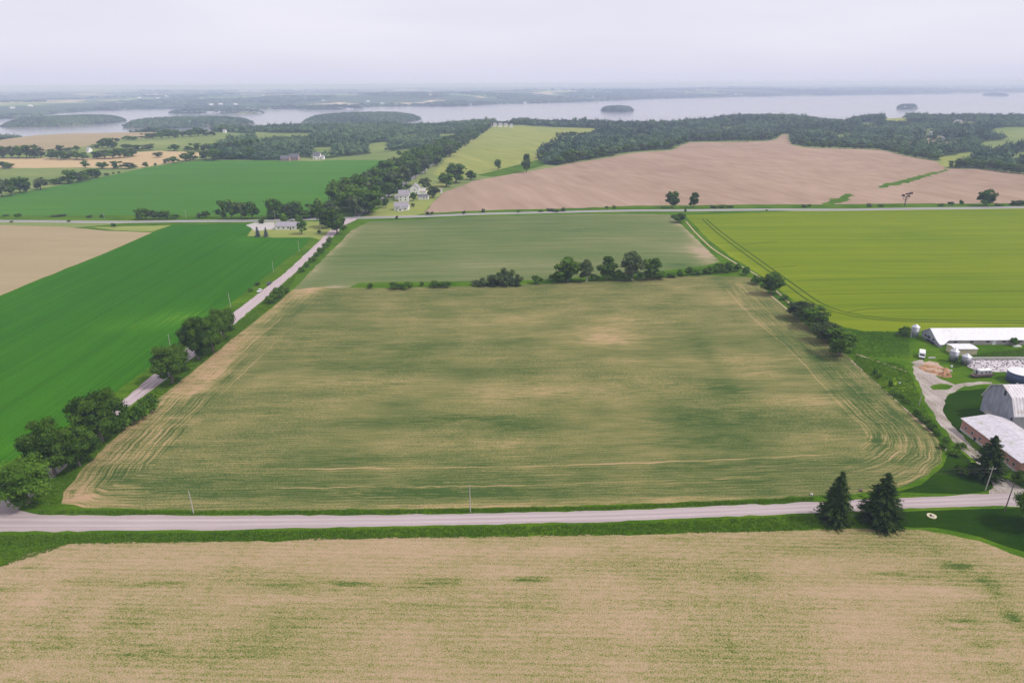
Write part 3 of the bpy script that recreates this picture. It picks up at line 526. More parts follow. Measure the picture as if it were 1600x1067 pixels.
BL = {'bean': [(945, 525, 60, 20, -.42), (985, 500, 50, 14, -.18), (930, 612, 150, 22, -.2), (1000, 560, 110, 10, -.12), (1135, 608, 48, 17, .42), (1105, 655, 110, 26, .32), (1080, 690, 150, 12, .2), (1110, 560, 16, 30, .2), (1060, 535, 60, 12, .2), (990, 552, 60, 8, .18),
               (720, 655, 80, 9, .28), (800, 668, 60, 7, .25), (590, 662, 100, 7, .16), (560, 715, 120, 15, .2), (320, 735, 90, 16, .15), (700, 769, 90, 11, .35), (560, 773, 90, 9, .25), (1000, 772, 250, 9, .1), (1150, 722, 200, 8, .2),
               (540, 598, 130, 9, -.2), (700, 580, 200, 8, .15), (650, 540, 140, 9, .2), (520, 572, 90, 7, .18), (800, 498, 80, 8, -.16), (650, 505, 90, 9, -.12), (520, 480, 80, 10, .1), (1130, 470, 70, 14, -.2), (1170, 585, 70, 14, -.24), (1230, 625, 80, 10, -.28), (1270, 685, 70, 11, -.28), (1180, 560, 60, 10, -.2),
               (130, 776, 24, 9, -.65), (195, 718, 30, 16, -.25), (185, 745, 30, 10, .2), (240, 690, 26, 8, -.15), (240, 655, 30, 14, -.35), (335, 580, 26, 24, -.55), (300, 610, 26, 16, -.45), (360, 545, 20, 16, -.4), (275, 735, 60, 6, -.22), (275, 652, 16, 5, -.3), (262, 700, 14, 8, .3), (282, 675, 14, 7, .3), (300, 658, 12, 5, -.35), (352, 592, 10, 7, .35), (372, 568, 12, 8, .35), (420, 520, 8, 8, .3),
               (482, 452, 22, 5, -.7), (470, 462, 14, 6, -.4), (430, 490, 18, 10, -.3), (400, 520, 18, 10, -.2), (780, 610, 120, 10, -.14), (860, 690, 160, 10, -.15), (740, 700, 80, 10, -.15), (660, 730, 60, 5, -.1), (1100, 780, 200, 2.5, -.4), (700, 791, 250, 2.2, -.45), (930, 785, 200, 2, -.3), (1400, 650, 20, 8, .25), (1350, 620, 14, 12, .3), (1275, 560, 14, 14, .25), (1305, 588, 14, 8, .25), (1370, 690, 12, 8, .5), (1325, 645, 12, 6, .4), (1300, 615, 12, 6, .3), (1215, 530, 14, 12, .2), (1185, 478, 30, 8, -.12), (1205, 505, 20, 8, -.15), (1130, 446, 10, 12, .25)],
      'bean2': [(1092, 372, 14, 14, -.55), (1100, 398, 18, 14, -.6), (1070, 352, 14, 8, -.35), (1060, 390, 40, 10, -.1), (520, 388, 12, 20, -.35), (545, 365, 14, 8, -.3), (560, 350, 10, 5, -.2), (488, 425, 12, 14, -.2), (650, 400, 120, 10, .12), (760, 415, 150, 8, -.14), (900, 360, 150, 8, .1), (960, 375, 60, 5, -.12), (1060, 415, 25, 4, .3), (520, 449, 22, 3, -.4), (700, 345, 200, 5, .12)],
      'stub': [(540, 912, 48, 5, .75), (690, 909, 42, 4.5, .65), (830, 906, 36, 4.5, .65), (1010, 903, 22, 3.5, .4), (600, 915, 20, 3, .3), (240, 912, 60, 4, .5), (130, 908, 50, 4, .3), (440, 912, 40, 5, .25), (45, 889, 25, 5, .55), (20, 920, 30, 8, .3), (1370, 897, 50, 5, .4), (1180, 902, 25, 4, .3), (1500, 886, 26, 7, .55), (1545, 915, 16, 16, .5), (1590, 970, 14, 16, .6), (1500, 972, 40, 13, .4), (1540, 1005, 30, 10, .35), (1420, 990, 60, 16, .15), (1560, 1040, 30, 10, .3),
               (180, 980, 110, 22, .16), (270, 960, 80, 10, .14), (100, 1005, 40, 12, .2), (240, 1020, 70, 15, .22), (450, 990, 90, 20, .12), (560, 950, 60, 8, .12), (140, 965, 22, 24, -.3), (50, 940, 18, 18, -.25), (40, 1040, 30, 14, -.22), (600, 935, 260, 6, -.25), (900, 860, 300, 8, -.14), (1200, 925, 200, 8, -.22), (1100, 965, 150, 10, -.12), (250, 880, 200, 8, -.15), (1480, 925, 50, 8, -.3), (900, 1010, 250, 14, .04), (1150, 895, 30, 4, .2), (1230, 858, 60, 6, .2), (1330, 850, 70, 6, .18)],
      'corn': [(285, 494, 50, 7, -.6), (230, 505, 70, 8, -.3), (330, 482, 60, 5, -.15), (264, 492, 8, 2, -.5), (200, 512, 90, 8, -.2), (60, 545, 100, 14, -.08), (385, 375, 30, 6, -.35), (430, 385, 30, 6, -.2), (20, 700, 70, 12, -.3), (60, 684, 50, 8, -.2), (300, 400, 60, 10, .1), (330, 355, 60, 3, -.2)],
      'corn2': [], 'wheat': [(1125, 395, 25, 30, .25), (1170, 430, 25, 20, .25), (1240, 495, 40, 14, .2), (1500, 508, 120, 5, .2), (1450, 345, 200, 5, .12), (1500, 400, 120, 6, -.1), (1400, 375, 100, 3, -.12), (1550, 445, 60, 12, -.1)], 'wheat2': [],
      'grass': [(1330, 522, 60, 6, -.25), (1390, 530, 40, 8, -.3), (1560, 550, 50, 6, -.2), (1400, 600, 30, 18, .15), (1420, 560, 25, 8, .1), (300, 838, 260, 6, -.3), (0, 850, 60, 12, -.35), (800, 829, 300, 3, .08), (1050, 824, 100, 5, -.1), (1550, 590, 40, 6, -.1), (1370, 590, 30, 12, .25), (235, 632, 30, 20, .1)],
      'lawn': [(1540, 815, 60, 14, -.25), (1480, 765, 50, 3, -.3), (1430, 800, 30, 3, .2), (1480, 745, 20, 12, .15), (1500, 640, 12, 16, .2), (1600, 840, 50, 14, -.3)], 'grav': [(1440, 600, 16, 14, -.1), (1505, 695, 14, 14, -.3)], 'drive': [(1440, 600, 16, 14, -.1), (1505, 695, 14, 14, -.35), (1520, 706, 10, 8, -.3)], 'grav2': [(225, 605, 22, 10, -.55), (75, 738, 14, 6, -.5)]}  # the side road's dark patches are tree shadows painted into the gravel
def build_region(name, fsel, mats, fm, cat, label, matkeys, kind='structure'):
    F_ = FF[fsel]; u, inv = np.unique(F_.ravel(), return_inverse=True); P_ = V3[u]; F_ = inv.reshape(-1, 3)
    at_ = {}
    bl = [b for k in matkeys for b in BL.get(k, [])]
    at_['g'] = ('POINT', blobs(P_, bl) if bl and len(P_) < 200000 else np.zeros(len(P_)))
    if 'bean' in matkeys:
        e, al = polydist(P_[:, :2], wm); at_['edge'] = ('POINT', e); at_['along'] = ('POINT', al)
        x, y = P_[:, 0], P_[:, 1]
        left = sm(30, 22, x+134)*0+sm(-108, -118, x); right = sm(112, 124, x); front = sm(202, 192, y)
        rg_ = .35+.65*np.clip(np.maximum(left*sm(255, 235, y), right*sm(245, 225, y)), 0, 1)+.2*np.maximum(left, right)
        at_['ring'] = ('POINT', rg_); at_['trk'] = ('POINT', np.clip(front*sm(-95, -60, x)+right*.45+left*.6*sm(200, 240, y), 0, 1))
        back = sm(370, 385, y); g = at_['g'][1]
        at_['g'] = ('POINT', g-.12*sm(9, 2, e)*(1-back)+.22*sm(22, 17, e)*(1-back)*.6*(1-np.clip(left*.6, 0, 1))-.12*left*sm(6, 3, e))
    me = mesh_np(name, P_, F_, mats, fm, at_)
    me.polygons.foreach_set('use_smooth', np.ones(len(F_), bool))
    return tag(link(name, me), label, cat, kind=kind)
# default ground: grass near, farmland far
cen = V2[FF].mean(1); dist = np.hypot(cen[:, 0], cen[:, 1])
sel = own == -1
a_ = np.arctan2(cen[:, 0], cen[:, 1]); shore = np.interp(a_, FA, FD)-500
ismid = (dist > 700) & (dist <= 1e9)
fmid = np.where(dist > 2100, 2, np.where(ismid, 1, 0))
build_region('ground', sel, [M['grass'], M['past'], M['far']], fmid[sel], 'ground', 'green grassy ground between the fields and out to the horizon', ['grass'])
done = set()
merge = {}
for i, r_ in enumerate(REG): merge.setdefault((r_[0], r_[1], r_[4]), []).append(i)
for (nm, mk, lb), ids in merge.items():
    s_ = np.isin(own, ids)
    if s_.any(): build_region(nm, s_, [M[mk]], None, REG[ids[0]][3], lb, [mk])
# lake
aa = np.radians(np.linspace(-66, 66, 60)); rr = np.geomspace(1300, 30000, 40); A_, R_ = np.meshgrid(aa, rr)
lv = np.stack([(R_*np.sin(A_)).ravel(), (R_*np.cos(A_)).ravel(), np.full(A_.size, LAKE)], 1)
ii = np.arange(39*59); ii = (ii//59)*60+ii % 59; lf = np.stack([ii, ii+1, ii+61, ii+60], 1)
tag(link('lake', mesh_np('lake', lv, lf[:, ::-1], [M['water']])), 'calm pale grey lavender lake with wooded islands', 'lake', kind='structure')
# ------------------------------------------------------------------ trees
def unit(n, rg):
    v = rg.normal(size=(n, 3)); return v/np.linalg.norm(v, axis=1)[:, None]
ICO = {}
def ico(s):
    if s not in ICO:
        bm = bmesh.new(); bmesh.ops.create_icosphere(bm, subdivisions=s, radius=1)
        ICO[s] = (np.array([v.co[:] for v in bm.verts]), np.array([[v.index for v in f.verts] for f in bm.faces])); bm.free()
    return ICO[s]
def leafcloud(centres, radii, per, size, rg, flat=.8, core=1, up=.35):
    """leaf sprays on the skin of many lobes, with a knobbly core in each; -> verts, tris, tint"""
    V_, F_, T_ = [], [], []; k = 0
    bv, bf = ico(core)
    for c, r in zip(centres, radii):
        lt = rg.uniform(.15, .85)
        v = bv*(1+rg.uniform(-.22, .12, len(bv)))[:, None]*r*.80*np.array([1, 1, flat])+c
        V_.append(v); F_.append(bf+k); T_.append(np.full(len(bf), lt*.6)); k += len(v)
        n = per; d = unit(n, rg); d[:, 2] = np.where(d[:, 2] < -.45, -d[:, 2], d[:, 2])
        p = c+d*r*np.array([1, 1, flat])*rg.uniform(.78, 1.18, n)[:, None]
        nrm = d+.75*unit(n, rg); nrm[:, 2] += up; nrm /= np.linalg.norm(nrm, axis=1)[:, None]
        a = np.cross(nrm, unit(n, rg)); a /= np.linalg.norm(a, axis=1)[:, None]; b = np.cross(nrm, a)
        s = (size*rg.uniform(.6, 1.4, n))[:, None]
        q = np.stack([p-a*s, p+b*s*.6+nrm*s*.15, p+a*s, p-b*s*.6-nrm*s*.1], 1).reshape(-1, 3)
        i = np.arange(n)*4+k; F_.append(np.stack([i, i+1, i+2], 1)); F_.append(np.stack([i, i+2, i+3], 1))
        t = np.clip(lt+rg.normal(0, .2, n), 0, 1); T_.append(t); T_.append(t); V_.append(q); k += 4*n
    return np.concatenate(V_), np.concatenate(F_), np.concatenate(T_)
def lobes(H_, R_, z0, n, rg, shape='round', rl=(.17, .27)):
    C_, r_ = [], []
    for i in range(n):
        for _ in range(60):
            d = unit(1, rg)[0]; q = rg.uniform(.35, .86)
            z = d[2]*q
            if shape == 'flat' and z < -.25: continue
            w = 1.
            if shape == 'cone': w = 1-.75*(z*.5+.5)
            if shape == 'egg': w = 1-.35*max(0, z)
            p = np.array([d[0]*q*R_*w, d[1]*q*R_*w, z0+(z*.5+.5)*(H_-z0)]); break
        C_.append(p); r_.append(rg.uniform(*rl)*R_*1.0)
    return C_, r_
def trunk_mesh(H_, R_, z0, rg, mat='bark', limbs=6, r0=.035):
    b = MB(); n = 7; x = y = 0; top = z0+(H_-z0)*.55; pts_ = [(0, 0, -.4)]
    for i in range(1, 5): x += rg.normal(0, .012*H_); y += rg.normal(0, .012*H_); pts_.append((x, y, top*i/4))
    for i in range(4): b.tube(pts_[i], pts_[i+1], H_*r0*(1-i*.2), H_*r0*(1-(i+1)*.2), mat, n)
    for i in range(limbs):
        s = pts_[2+i % 2]; a = i*2.4+rg.uniform(0, 1); e = (s[0]+math.cos(a)*R_*.6, s[1]+math.sin(a)*R_*.6, s[2]+(H_-s[2])*rg.uniform(.3, .6))
        m_ = ((s[0]+e[0])/2, (s[1]+e[1])/2, s[2]+(e[2]-s[2])*.4); b.tube(s, m_, H_*r0*.45, H_*r0*.3, mat, 5); b.tube(m_, e, H_*r0*.3, H_*r0*.1, mat, 5)
    return b
PROTO = {}
def deciduous(key, H_, R_, z0, n, per, size, seed, mat='leaf', shape='round', bark='bark', rl=(.17, .27), limbs=6):
    rg = np.random.default_rng(seed); C_, r_ = lobes(H_, R_, z0, n, rg, shape, rl)
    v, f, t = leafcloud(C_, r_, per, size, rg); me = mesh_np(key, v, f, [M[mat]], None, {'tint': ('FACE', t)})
    tb = trunk_mesh(H_, R_, z0, rg, bark, limbs).build(key+'_t'); tm = tb.data; bpy.data.objects.remove(tb)
    PROTO[key] = (me, tm, H_, R_)
def spruce(key, H_, R_, seed, mat='needle', tiers=24, per=13, bare=.04):
    rg = np.random.default_rng(seed); V_, F_, T_ = [], [], []; k = 0
    for i in range(tiers):
        q = i/(tiers-1); z = H_*(bare+(1-bare)*q*.985); L_ = R_*(1-q)**.66*1.05*rg.uniform(.82, 1.1)+.12
        for j in range(int(per*(1-q*.55))):
            a = rg.uniform(0, 2*PI); l = L_*rg.uniform(.72, 1.06)*min(1, .8+q*3); tint = rg.uniform(.1, .9)
            ca, sa = math.cos(a), math.sin(a); m_ = max(3, int(l/.28))
            zz = z+rg.uniform(-.2, .2)
            for s in range(m_):
                u = (s+.6)/m_; rr_ = u*l; zc = zz-(.30*rr_)*(1-.55*u)+.05*l*u
                for _ in range(3):
                    w = (.30+.26*(1-u))*rg.uniform(.7, 1.3); p = np.array([ca*rr_+rg.normal(0, .14), sa*rr_+rg.normal(0, .14), zc+rg.normal(0, .10)])
                    d = np.array([ca, sa, -.25+.2*rg.normal()])+.5*unit(1, rg)[0]; d /= np.linalg.norm(d); b = np.cross(d, [0, 0, 1.])+.4*unit(1, rg)[0]; b /= np.linalg.norm(b)
                    V_ += [p-d*w, p+b*w*.45, p+d*w, p-b*w*.45]; F_ += [[k, k+1, k+2], [k, k+2, k+3]]; T_ += [np.clip(tint+rg.normal(0, .12), 0, 1)]*2; k += 4
    # inner mass of twigs
    bv, bf = ico(2); nv = bv*(1+rg.uniform(-.2, .1, len(bv)))[:, None]; z_ = nv[:, 2]*.5+.5
    core = np.column_stack([nv[:, 0]*R_*.62*(1.15-z_), nv[:, 1]*R_*.62*(1.15-z_), H_*(.05+.85*z_)])
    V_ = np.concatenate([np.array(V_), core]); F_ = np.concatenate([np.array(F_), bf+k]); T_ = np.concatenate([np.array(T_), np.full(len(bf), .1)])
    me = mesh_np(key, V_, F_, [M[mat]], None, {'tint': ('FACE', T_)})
    b = MB(); b.tube((0, 0, -.3), (0, 0, H_*.97), H_*.016, .03, 'bark', 7); tb = b.build(key+'_t'); tm = tb.data; bpy.data.objects.remove(tb)
    PROTO[key] = (me, tm, H_, R_)
# near, detailed
for i in range(4): deciduous('near%d' % i, 14, 6.6, .7+.5*(i % 2), 54+4*i, 150, .28, 10+i, ['leafb', 'leaf', 'leaf', 'leaf'][i], 'round', 'bark', (.2, .33), 8)
# middle distance
for i in range(4): deciduous('mid%d' % i, 12, 5, .3, 30+i*3, 60, .50, 20+i, ['leaf', 'leaf', 'leafg', 'leaf'][i], ['round', 'egg', 'round', 'egg'][i], 'bark', (.25, .40))
deciduous('midb', 12, 5, .4, 24, 60, .48, 31, 'leafb', 'egg', rl=(.22, .36))
deciduous('grey', 12, 5.2, 1.2, 34, 60, .48, 33, 'leafg', 'egg', 'pale_bark', (.2, .34))
deciduous('bush0', 3, 2.2, -.4, 13, 60, .26, 41, 'leaf', 'flat', rl=(.3, .48), limbs=3)
deciduous('bush1', 3, 2.2, -.4, 11, 60, .26, 42, 'leafb', 'flat', rl=(.3, .5), limbs=3)
deciduous('bush2', 3, 2.4, -.4, 15, 50, .28, 43, 'leafg', 'round', rl=(.25, .42), limbs=3)
# far: one mesh each
def farproto(key, H_, R_, z0, n, per, size, seed, mat, shape):
    rg = np.random.default_rng(seed); C_, r_ = lobes(H_, R_, z0, n, rg, shape, (.34, .55))
    v, f, t = leafcloud(C_, r_, per, size, rg, core=1)
    b = MB(); b.tube((0, 0, -.5), (0, 0, H_*.6), H_*.03, H_*.012, 'bark', 5); tv = np.array(b.v); tf = []
    for q in b.f:
        for j in range(1, len(q)-1): tf.append([q[0], q[j], q[j+1]])
    tf = np.array(tf)+len(v)
    me = mesh_np(key, np.concatenate([v, tv]), np.concatenate([f, tf]), [M[mat], M['bark']], [0]*len(f)+[1]*len(tf), {'tint': ('FACE', np.concatenate([t, np.full(len(tf), .3)]))})
    PROTO[key] = (me, None, H_, R_)
for i in range(5): farproto('far%d' % i, 12, 5, -.2, 12+i, 16, .9, 50+i, ['leaf', 'leafg', 'leaf', 'leaf', 'leafb'][i], ['round', 'egg', 'round', 'egg', 'egg'][i])
spruce('spr0', 17, 4.6, 71, tiers=27, per=18); spruce('spr1', 16.5, 5.9, 72, tiers=27, per=20); spruce('spr2', 13, 4.3, 73, per=15, bare=.08)
spruce('blue', 7, 2.1, 74, 'bluen', 14, 9)
deciduous('dead', 8, 3.2, 4, 6, 34, .4, 61, 'deadl', 'flat', 'dark_pole', (.12, .2), 9)
def tree(kind, px, base, top, wpx, label, name='deciduous_tree', cat='tree', group=None, parts=True, z=None):
    me, tm, Hh, Rr = PROTO[kind]; p = g1(px, base)
    h = zat(px, top, p[1])[1]-p[2]; h = max(h, .6)
    w = wpx*math.hypot(p[1]*ct+(H0-p[2])*st, 0)/F/2
    sc = (w/Rr/.93, w/Rr/.93, h/Hh)
    if parts and tm:
        o = empty(name, p, random.uniform(0, 6)); o.scale = sc
        c = link('crown' if 'bush' not in name else 'foliage', me, o); link('trunk' if 'bush' not in name else 'stems', tm, o)
    else: o = link(name, me, None, p); o.rotation_euler = (0, 0, random.uniform(0, 6)); o.scale = sc
    return tag(o, label, cat, group)
GA = 'big trees beside the side road'
tree('near0', 45, 786, 709, 88, 'bright green broad tree at the corner of the two gravel roads', group=GA)
tree('near1', 86, 741, 655, 74, 'dark green tree just behind the bright corner tree', group=GA)
tree('near2', 125, 728, 664, 62, 'dark tree with a pale forked trunk, third up the side road from the corner', group=GA)
tree('near3', 160, 690, 608, 76, 'tall dense tree hiding the side road beside the clipped bush strip', group=GA)
tree('near1', 270, 598, 535, 62, 'lone round tree leaning over the side road below the big clump', group=GA)
tree('near2', 311, 562, 494, 44, 'tall dark tree on the left of the big roadside clump', group=GA)
tree('near3', 334, 552, 488, 44, 'middle tree of the big roadside clump', group=GA)
tree('near1', 350, 530, 478, 44, 'smaller tree on the upper right of the big roadside clump', group=GA)
GB = 'bushes along the side road verge'
for px, b, t, w in ((196, 668, 640, 30), (210, 662, 634, 30), (224, 652, 627, 28), (236, 643, 619, 26), (185, 676, 650, 26)):
    tree('bush1', px, b, t, w, 'bright bush in the strip between the tall tree and the soybean field', 'bush', 'bush', 'bright bushes beside the side road')
for px, b, t, w, l in ((425, 474, 460, 18, 'dark bush at the lower end of the verge clump by the parked cars'), (436, 466, 450, 20, 'dark bush in the middle of the verge clump by the parked cars'), (446, 458, 446, 16, 'dark bush at the upper end of the verge clump by the parked cars')):
    tree('bush0', px, b, t, w, l, 'bush', 'bush', GB)
for i, (px, b) in enumerate(((480, 418), (488, 410), (495, 403), (502, 396), (509, 388), (515, 380), (472, 426))):
    tree('bush1', px, b, b-9, 11, 'low green bush on the verge near the crossroads', 'bush', 'bush', 'low bushes on the verge near the crossroads')
for px, b, l in ((392, 455, 'lower of two tiny bushes left of the parked cars'), (403, 446, 'upper of two tiny bushes left of the parked cars')): tree('bush0', px, b, b-5, 8, l, 'bush', 'bush')
# front spruces
tree('spr0', 1303, 816, 738, 56, 'slimmer dark spruce beside the front road, left of the pair', 'spruce_tree', group='dark spruces')
tree('spr1', 1373, 816, 740, 73, 'broader dark spruce beside the front road, right of the pair', 'spruce_tree', group='dark spruces')
tree('spr2', 1540, 745, 682, 56, 'dark conifer standing against the red brick shed at the farm entrance', 'spruce_tree', group='dark spruces')
tree('near1', 1612, 822, 752, 60, 'dark broadleaf tree cut by the right edge beside the farm entrance', group=None)
for px, b, t, w in ((1586, 752, 736, 16), (1600, 758, 735, 26)): tree('bush0', px, b, t, w, 'dark bush against the end of the red brick shed', 'bush', 'bush', 'dark bushes by the red brick shed')
tree('bush0', 1500, 740, 726, 20, 'low dark bush left of the farm conifer', 'bush', 'bush')
# middle hedgerow
GH = 'hedgerow between the two soybean fields'
hedge = [('mid0', 887, 440, 403, 42, 'round tree at the left end of the hedgerow tall trees'), ('grey', 916, 440, 406, 28, 'small grey green tree with bare lower trunk in the hedgerow'), ('mid1', 949, 437, 399, 30, 'upright dark tree standing alone in the hedgerow gap'),
         ('grey', 987, 437, 393, 40, 'tallest grey green tree of the hedgerow'), ('midb', 1018, 436, 400, 34, 'bright green tree right of the tallest hedgerow tree')]
for k, px, b, t, w, l in hedge: tree(k, px, b, t, w, l, group=GH)
hb = [('bush2', 750, 446, 436, 26, 'leftmost grey shrub of the long shrub clump'), ('bush2', 772, 446, 426, 26, 'tall grey shrub left of centre in the long shrub clump'), ('bush2', 791, 446, 420, 26, 'tallest grey shrub of the long shrub clump'), ('bush2', 806, 446, 430, 22, 'rightmost grey shrub of the long shrub clump'), ('bush0', 839, 443, 430, 16, 'round dark bush alone between shrub clump and tall trees'), ('bush0', 868, 440, 427, 18, 'dark bush at the foot of the leftmost tall hedgerow tree'), ('bush0', 881, 441, 426, 20, 'dark bush under the round hedgerow tree'), ('bush0', 929, 438, 428, 14, 'small dark bush between the grey tree and the upright tree'), ('bush0', 962, 437, 422, 22, 'dark bush right of the upright hedgerow tree'), ('bush0', 977, 438, 426, 18, 'dark bush below the tallest hedgerow tree'), ('bush1', 1006, 437, 424, 20, 'bright bush under the bright hedgerow tree'), ('bush1', 1030, 435, 424, 22, 'bright low bush at the right foot of the bright tree'),
      ('bush0', 618, 451, 441, 18, 'bush at the left end of the low hedge patch'), ('bush1', 634, 451, 442, 20, 'bright bush right in the low hedge patch'), ('bush0', 680, 449, 439, 14, 'small bush heading the second low hedge patch'), ('bush1', 695, 449, 440, 20, 'wider bush in the second low hedge patch'), ('bush0', 578, 451, 443, 9, 'tiny lone bush at the left end of the hedgerow'), ('bush0', 660, 447, 440, 6, 'tiny bush between the two low hedge patches')]
for k, px, b, t, w, l in hb: tree(k, px, b, t, w, l, 'bush', 'bush', GH)
for i, (px, b, h, w) in enumerate(((1048, 433, 7, 16), (1062, 431, 9, 14), (1075, 430, 13, 13), (1088, 429, 8, 16), (1100, 428, 9, 15), (1113, 427, 12, 17), (1126, 425, 14, 18), (1138, 425, 15, 17), (1150, 424, 12, 14), (1166, 430, 13, 14))):
    tree('bush%d' % (i % 2), px, b, b-h, w, 'dark bush in the hedge running to the wheat field corner', 'bush', 'bush', 'hedge bushes at the right end of the hedgerow')
GR = 'trees between soybean field and wheat field'
for k, px, b, t, w, l in (('mid0', 1205, 460, 426, 36, 'bushy tree where the hedge meets the wheat field'), ('mid2', 1248, 498, 467, 42, 'leftmost tree of the hedge clump above the farmyard'), ('mid0', 1270, 512, 479, 40, 'second tree down the hedge clump above the farmyard'), ('mid2', 1292, 534, 500, 42, 'greyish tree in the middle of the hedge clump'), ('mid0', 1312, 556, 515, 46, 'lowest and fullest tree of the hedge clump')):
    tree(k, px, b, t, w, l, group=GR)
for k, px, b, h, w, l in (('bush0', 1183, 444, 13, 16, 'bush left of the bushy tree by the wheat'), ('bush0', 1060, 348, 14, 20, 'round bush at the far corner of the wheat field'), ('bush0', 1225, 469, 8, 12, 'bush between the lone tree and the hedge clump'), ('bush0', 1277, 519, 12, 20, 'low bush at the middle of the hedge clump'), ('bush1', 1300, 522, 14, 26, 'bright bush behind the hedge clump'), ('bush0', 1284, 522, 12, 20, 'dark low bush beside the greyish hedge tree'), ('bush0', 1322, 548, 14, 22, 'bush on the right flank of the lowest hedge tree'),
                          ('bush0', 1050, 341, 5, 5, 'tiny bush by the far road corner'), ('bush1', 1366, 586, 11, 9, 'left sapling of the pair in the weedy strip'), ('bush1', 1373, 592, 10, 9, 'right sapling of the pair in the weedy strip'), ('bush1', 1390, 606, 12, 7, 'thin sapling below the pair in the weedy strip')):
    tree(k, px, b, b-h, w, l, 'bush', 'bush')
for i, (px, b, h, w) in enumerate(((1398, 617, 6, 12), (1408, 622, 7, 10), (1416, 630, 6, 12), (1432, 650, 11, 14), (1440, 658, 9, 12), (1448, 662, 8, 12), (1456, 672, 9, 14), (1462, 680, 8, 12), (1472, 700, 8, 12), (1480, 690, 7, 14), (1493, 712, 8, 16), (1500, 700, 8, 14))):
    tree('bush%d' % (i % 2), px, b, b-h, w, 'scrubby weed bush along the right edge of the soybean field', 'bush', 'bush', 'scrub along the right field edge')
for px, b, t, w, l in ((1413, 526, 511, 15, 'dark shrub at the left end of the long white barn'), (1583, 540, 527, 11, 'small shrub against the front of the long white barn'), (1410, 521, 512, 12, 'low dark shrub beside the grain bin at the barn end')): tree('bush0', px, b, t, w, l, 'bush', 'bush')
# far road
for k, px, b, t, w, l, nm in (('mid0', 1050, 325, 299, 20, 'left of the two round trees on the far road verge', 0), ('mid1', 1083.5, 325, 299, 15, 'right of the two round trees on the far road verge', 0), ('mid0', 1539, 322, 296, 26, 'dark round tree on the far road verge near the right edge', 0),
                              ('mid1', 822.5, 270, 239, 15, 'tall narrow tree alone on the green strip', 0), ('mid0', 778, 265, 249, 12, 'small tree on the green strip left of the tall narrow tree', 0),
                              ('mid0', 697, 292, 270, 26, 'round tree nearest the ploughed soil corner', 0), ('mid0', 712, 286, 255, 32, 'largest tree of the group above the ploughed corner', 0), ('mid1', 736, 281, 266, 18, 'small tree right of the largest in the group above the ploughed corner', 0),
                              ('midb', 472, 366, 340, 18, 'bright green tree at the right end of the long white house', 0), ('mid0', 467, 350, 337, 12, 'dark small tree behind the long white house', 0),
                              ('mid3', 512, 356, 321, 30, 'dark tall tree on the corner lawn by the crossroads', 0), ('mid1', 527, 366, 324, 30, 'dark tree overhanging the side road at the crossroads', 0)):
    tree(k, px, b, t, w, l)
tree('dead', 1413, 322, 300, 22, 'sparse dead looking tree with brown tufts by the far road', 'dead_tree')
for px, b, t, w, l in ((403, 370, 355, 10, 'left blue spruce on the lawn of the long white house'), (416, 370, 356, 9, 'right blue spruce on the lawn of the long white house')): tree('blue', px, b, t, w, l, 'blue_spruce', group='blue spruces')
tree('bush1', 445, 347, 338, 13, 'bright round bush behind the long white house', 'bush', 'bush')
tree('bush2', 409, 349, 341, 9, 'reddish grey bush beside the drive entrance', 'bush', 'bush')
tree('bush0', 498.5, 366, 359, 5, 'tiny young tree on the lawn near the side road', 'young_tree', 'tree')
for px, b, h, w in ((1358, 323, 5, 9), (1377, 323, 4, 9), (1256, 324, 5, 8), (1264, 323.5, 4, 5), (1115, 325, 4, 12), (1128, 325, 4.5, 12), (1141, 325, 4, 10), (1485, 321, 6, 9), (1501, 320, 7, 7), (1470, 322, 4, 10), (1586, 321, 9, 16), (1597, 321, 7, 12), (1560, 322, 4, 12), (960, 327, 6, 6), (948, 327, 5, 5), (880, 330, 5, 10), (860, 330, 5, 12), (870, 331, 4, 10), (845, 331, 3, 8), (725, 334, 5, 6), (668, 336, 6, 6), (675, 336, 5, 5), (755, 332, 6, 6), (1071, 332, 6, 4), (1198, 330, 2.5, 3), (810, 332, 4, 5), (178, 355, 6, 7), (108, 347, 3, 5), (18, 348, 3, 5), (28, 339, 5, 10), (10, 338, 3, 8), (140, 340, 4, 10), (160, 340, 5, 8), (92, 338, 3, 20), (620, 342, 5, 5), (455, 347, 3, 6)):
    tree('bush%d' % (int(px) % 3), px, b, b-h, w, 'small wild bush on the far road verge', 'bush', 'bush', 'small bushes along the far road', parts=False)
# clumps left on the far road
GL = 'tree clumps on the far road verge at left'
for i, (px, b, t, w) in enumerate(((218, 343, 326, 16), (228, 343, 324, 18), (240, 343, 327, 16), (250, 343, 329, 16), (260, 343, 329, 14), (274, 342, 334, 14), (312, 341, 332, 10), (322, 341, 329, 12), (348, 342, 312, 18), (362, 342, 311, 20), (378, 342, 313, 22), (394, 342, 314, 20), (424, 340, 309, 20), (436, 340, 311, 18), (451, 340, 315, 20), (464, 340, 313, 20), (486, 339, 318, 22), (498, 340, 309, 24), (514, 339, 311, 24), (433, 341, 328, 26), (455, 341, 329, 26), (475, 341, 330, 24))):
    tree(['far0', 'far2', 'far1', 'far3'][i % 4], px, b, t, w, ('dark tree in the short verge clump left of the long gap' if px < 290 else 'small verge tree between two clumps' if px < 330 else 'tree in the dense verge clump just left of the long white house' if px < 405 else 'tree in the dark row directly behind the long white house'), group=GL, parts=False)
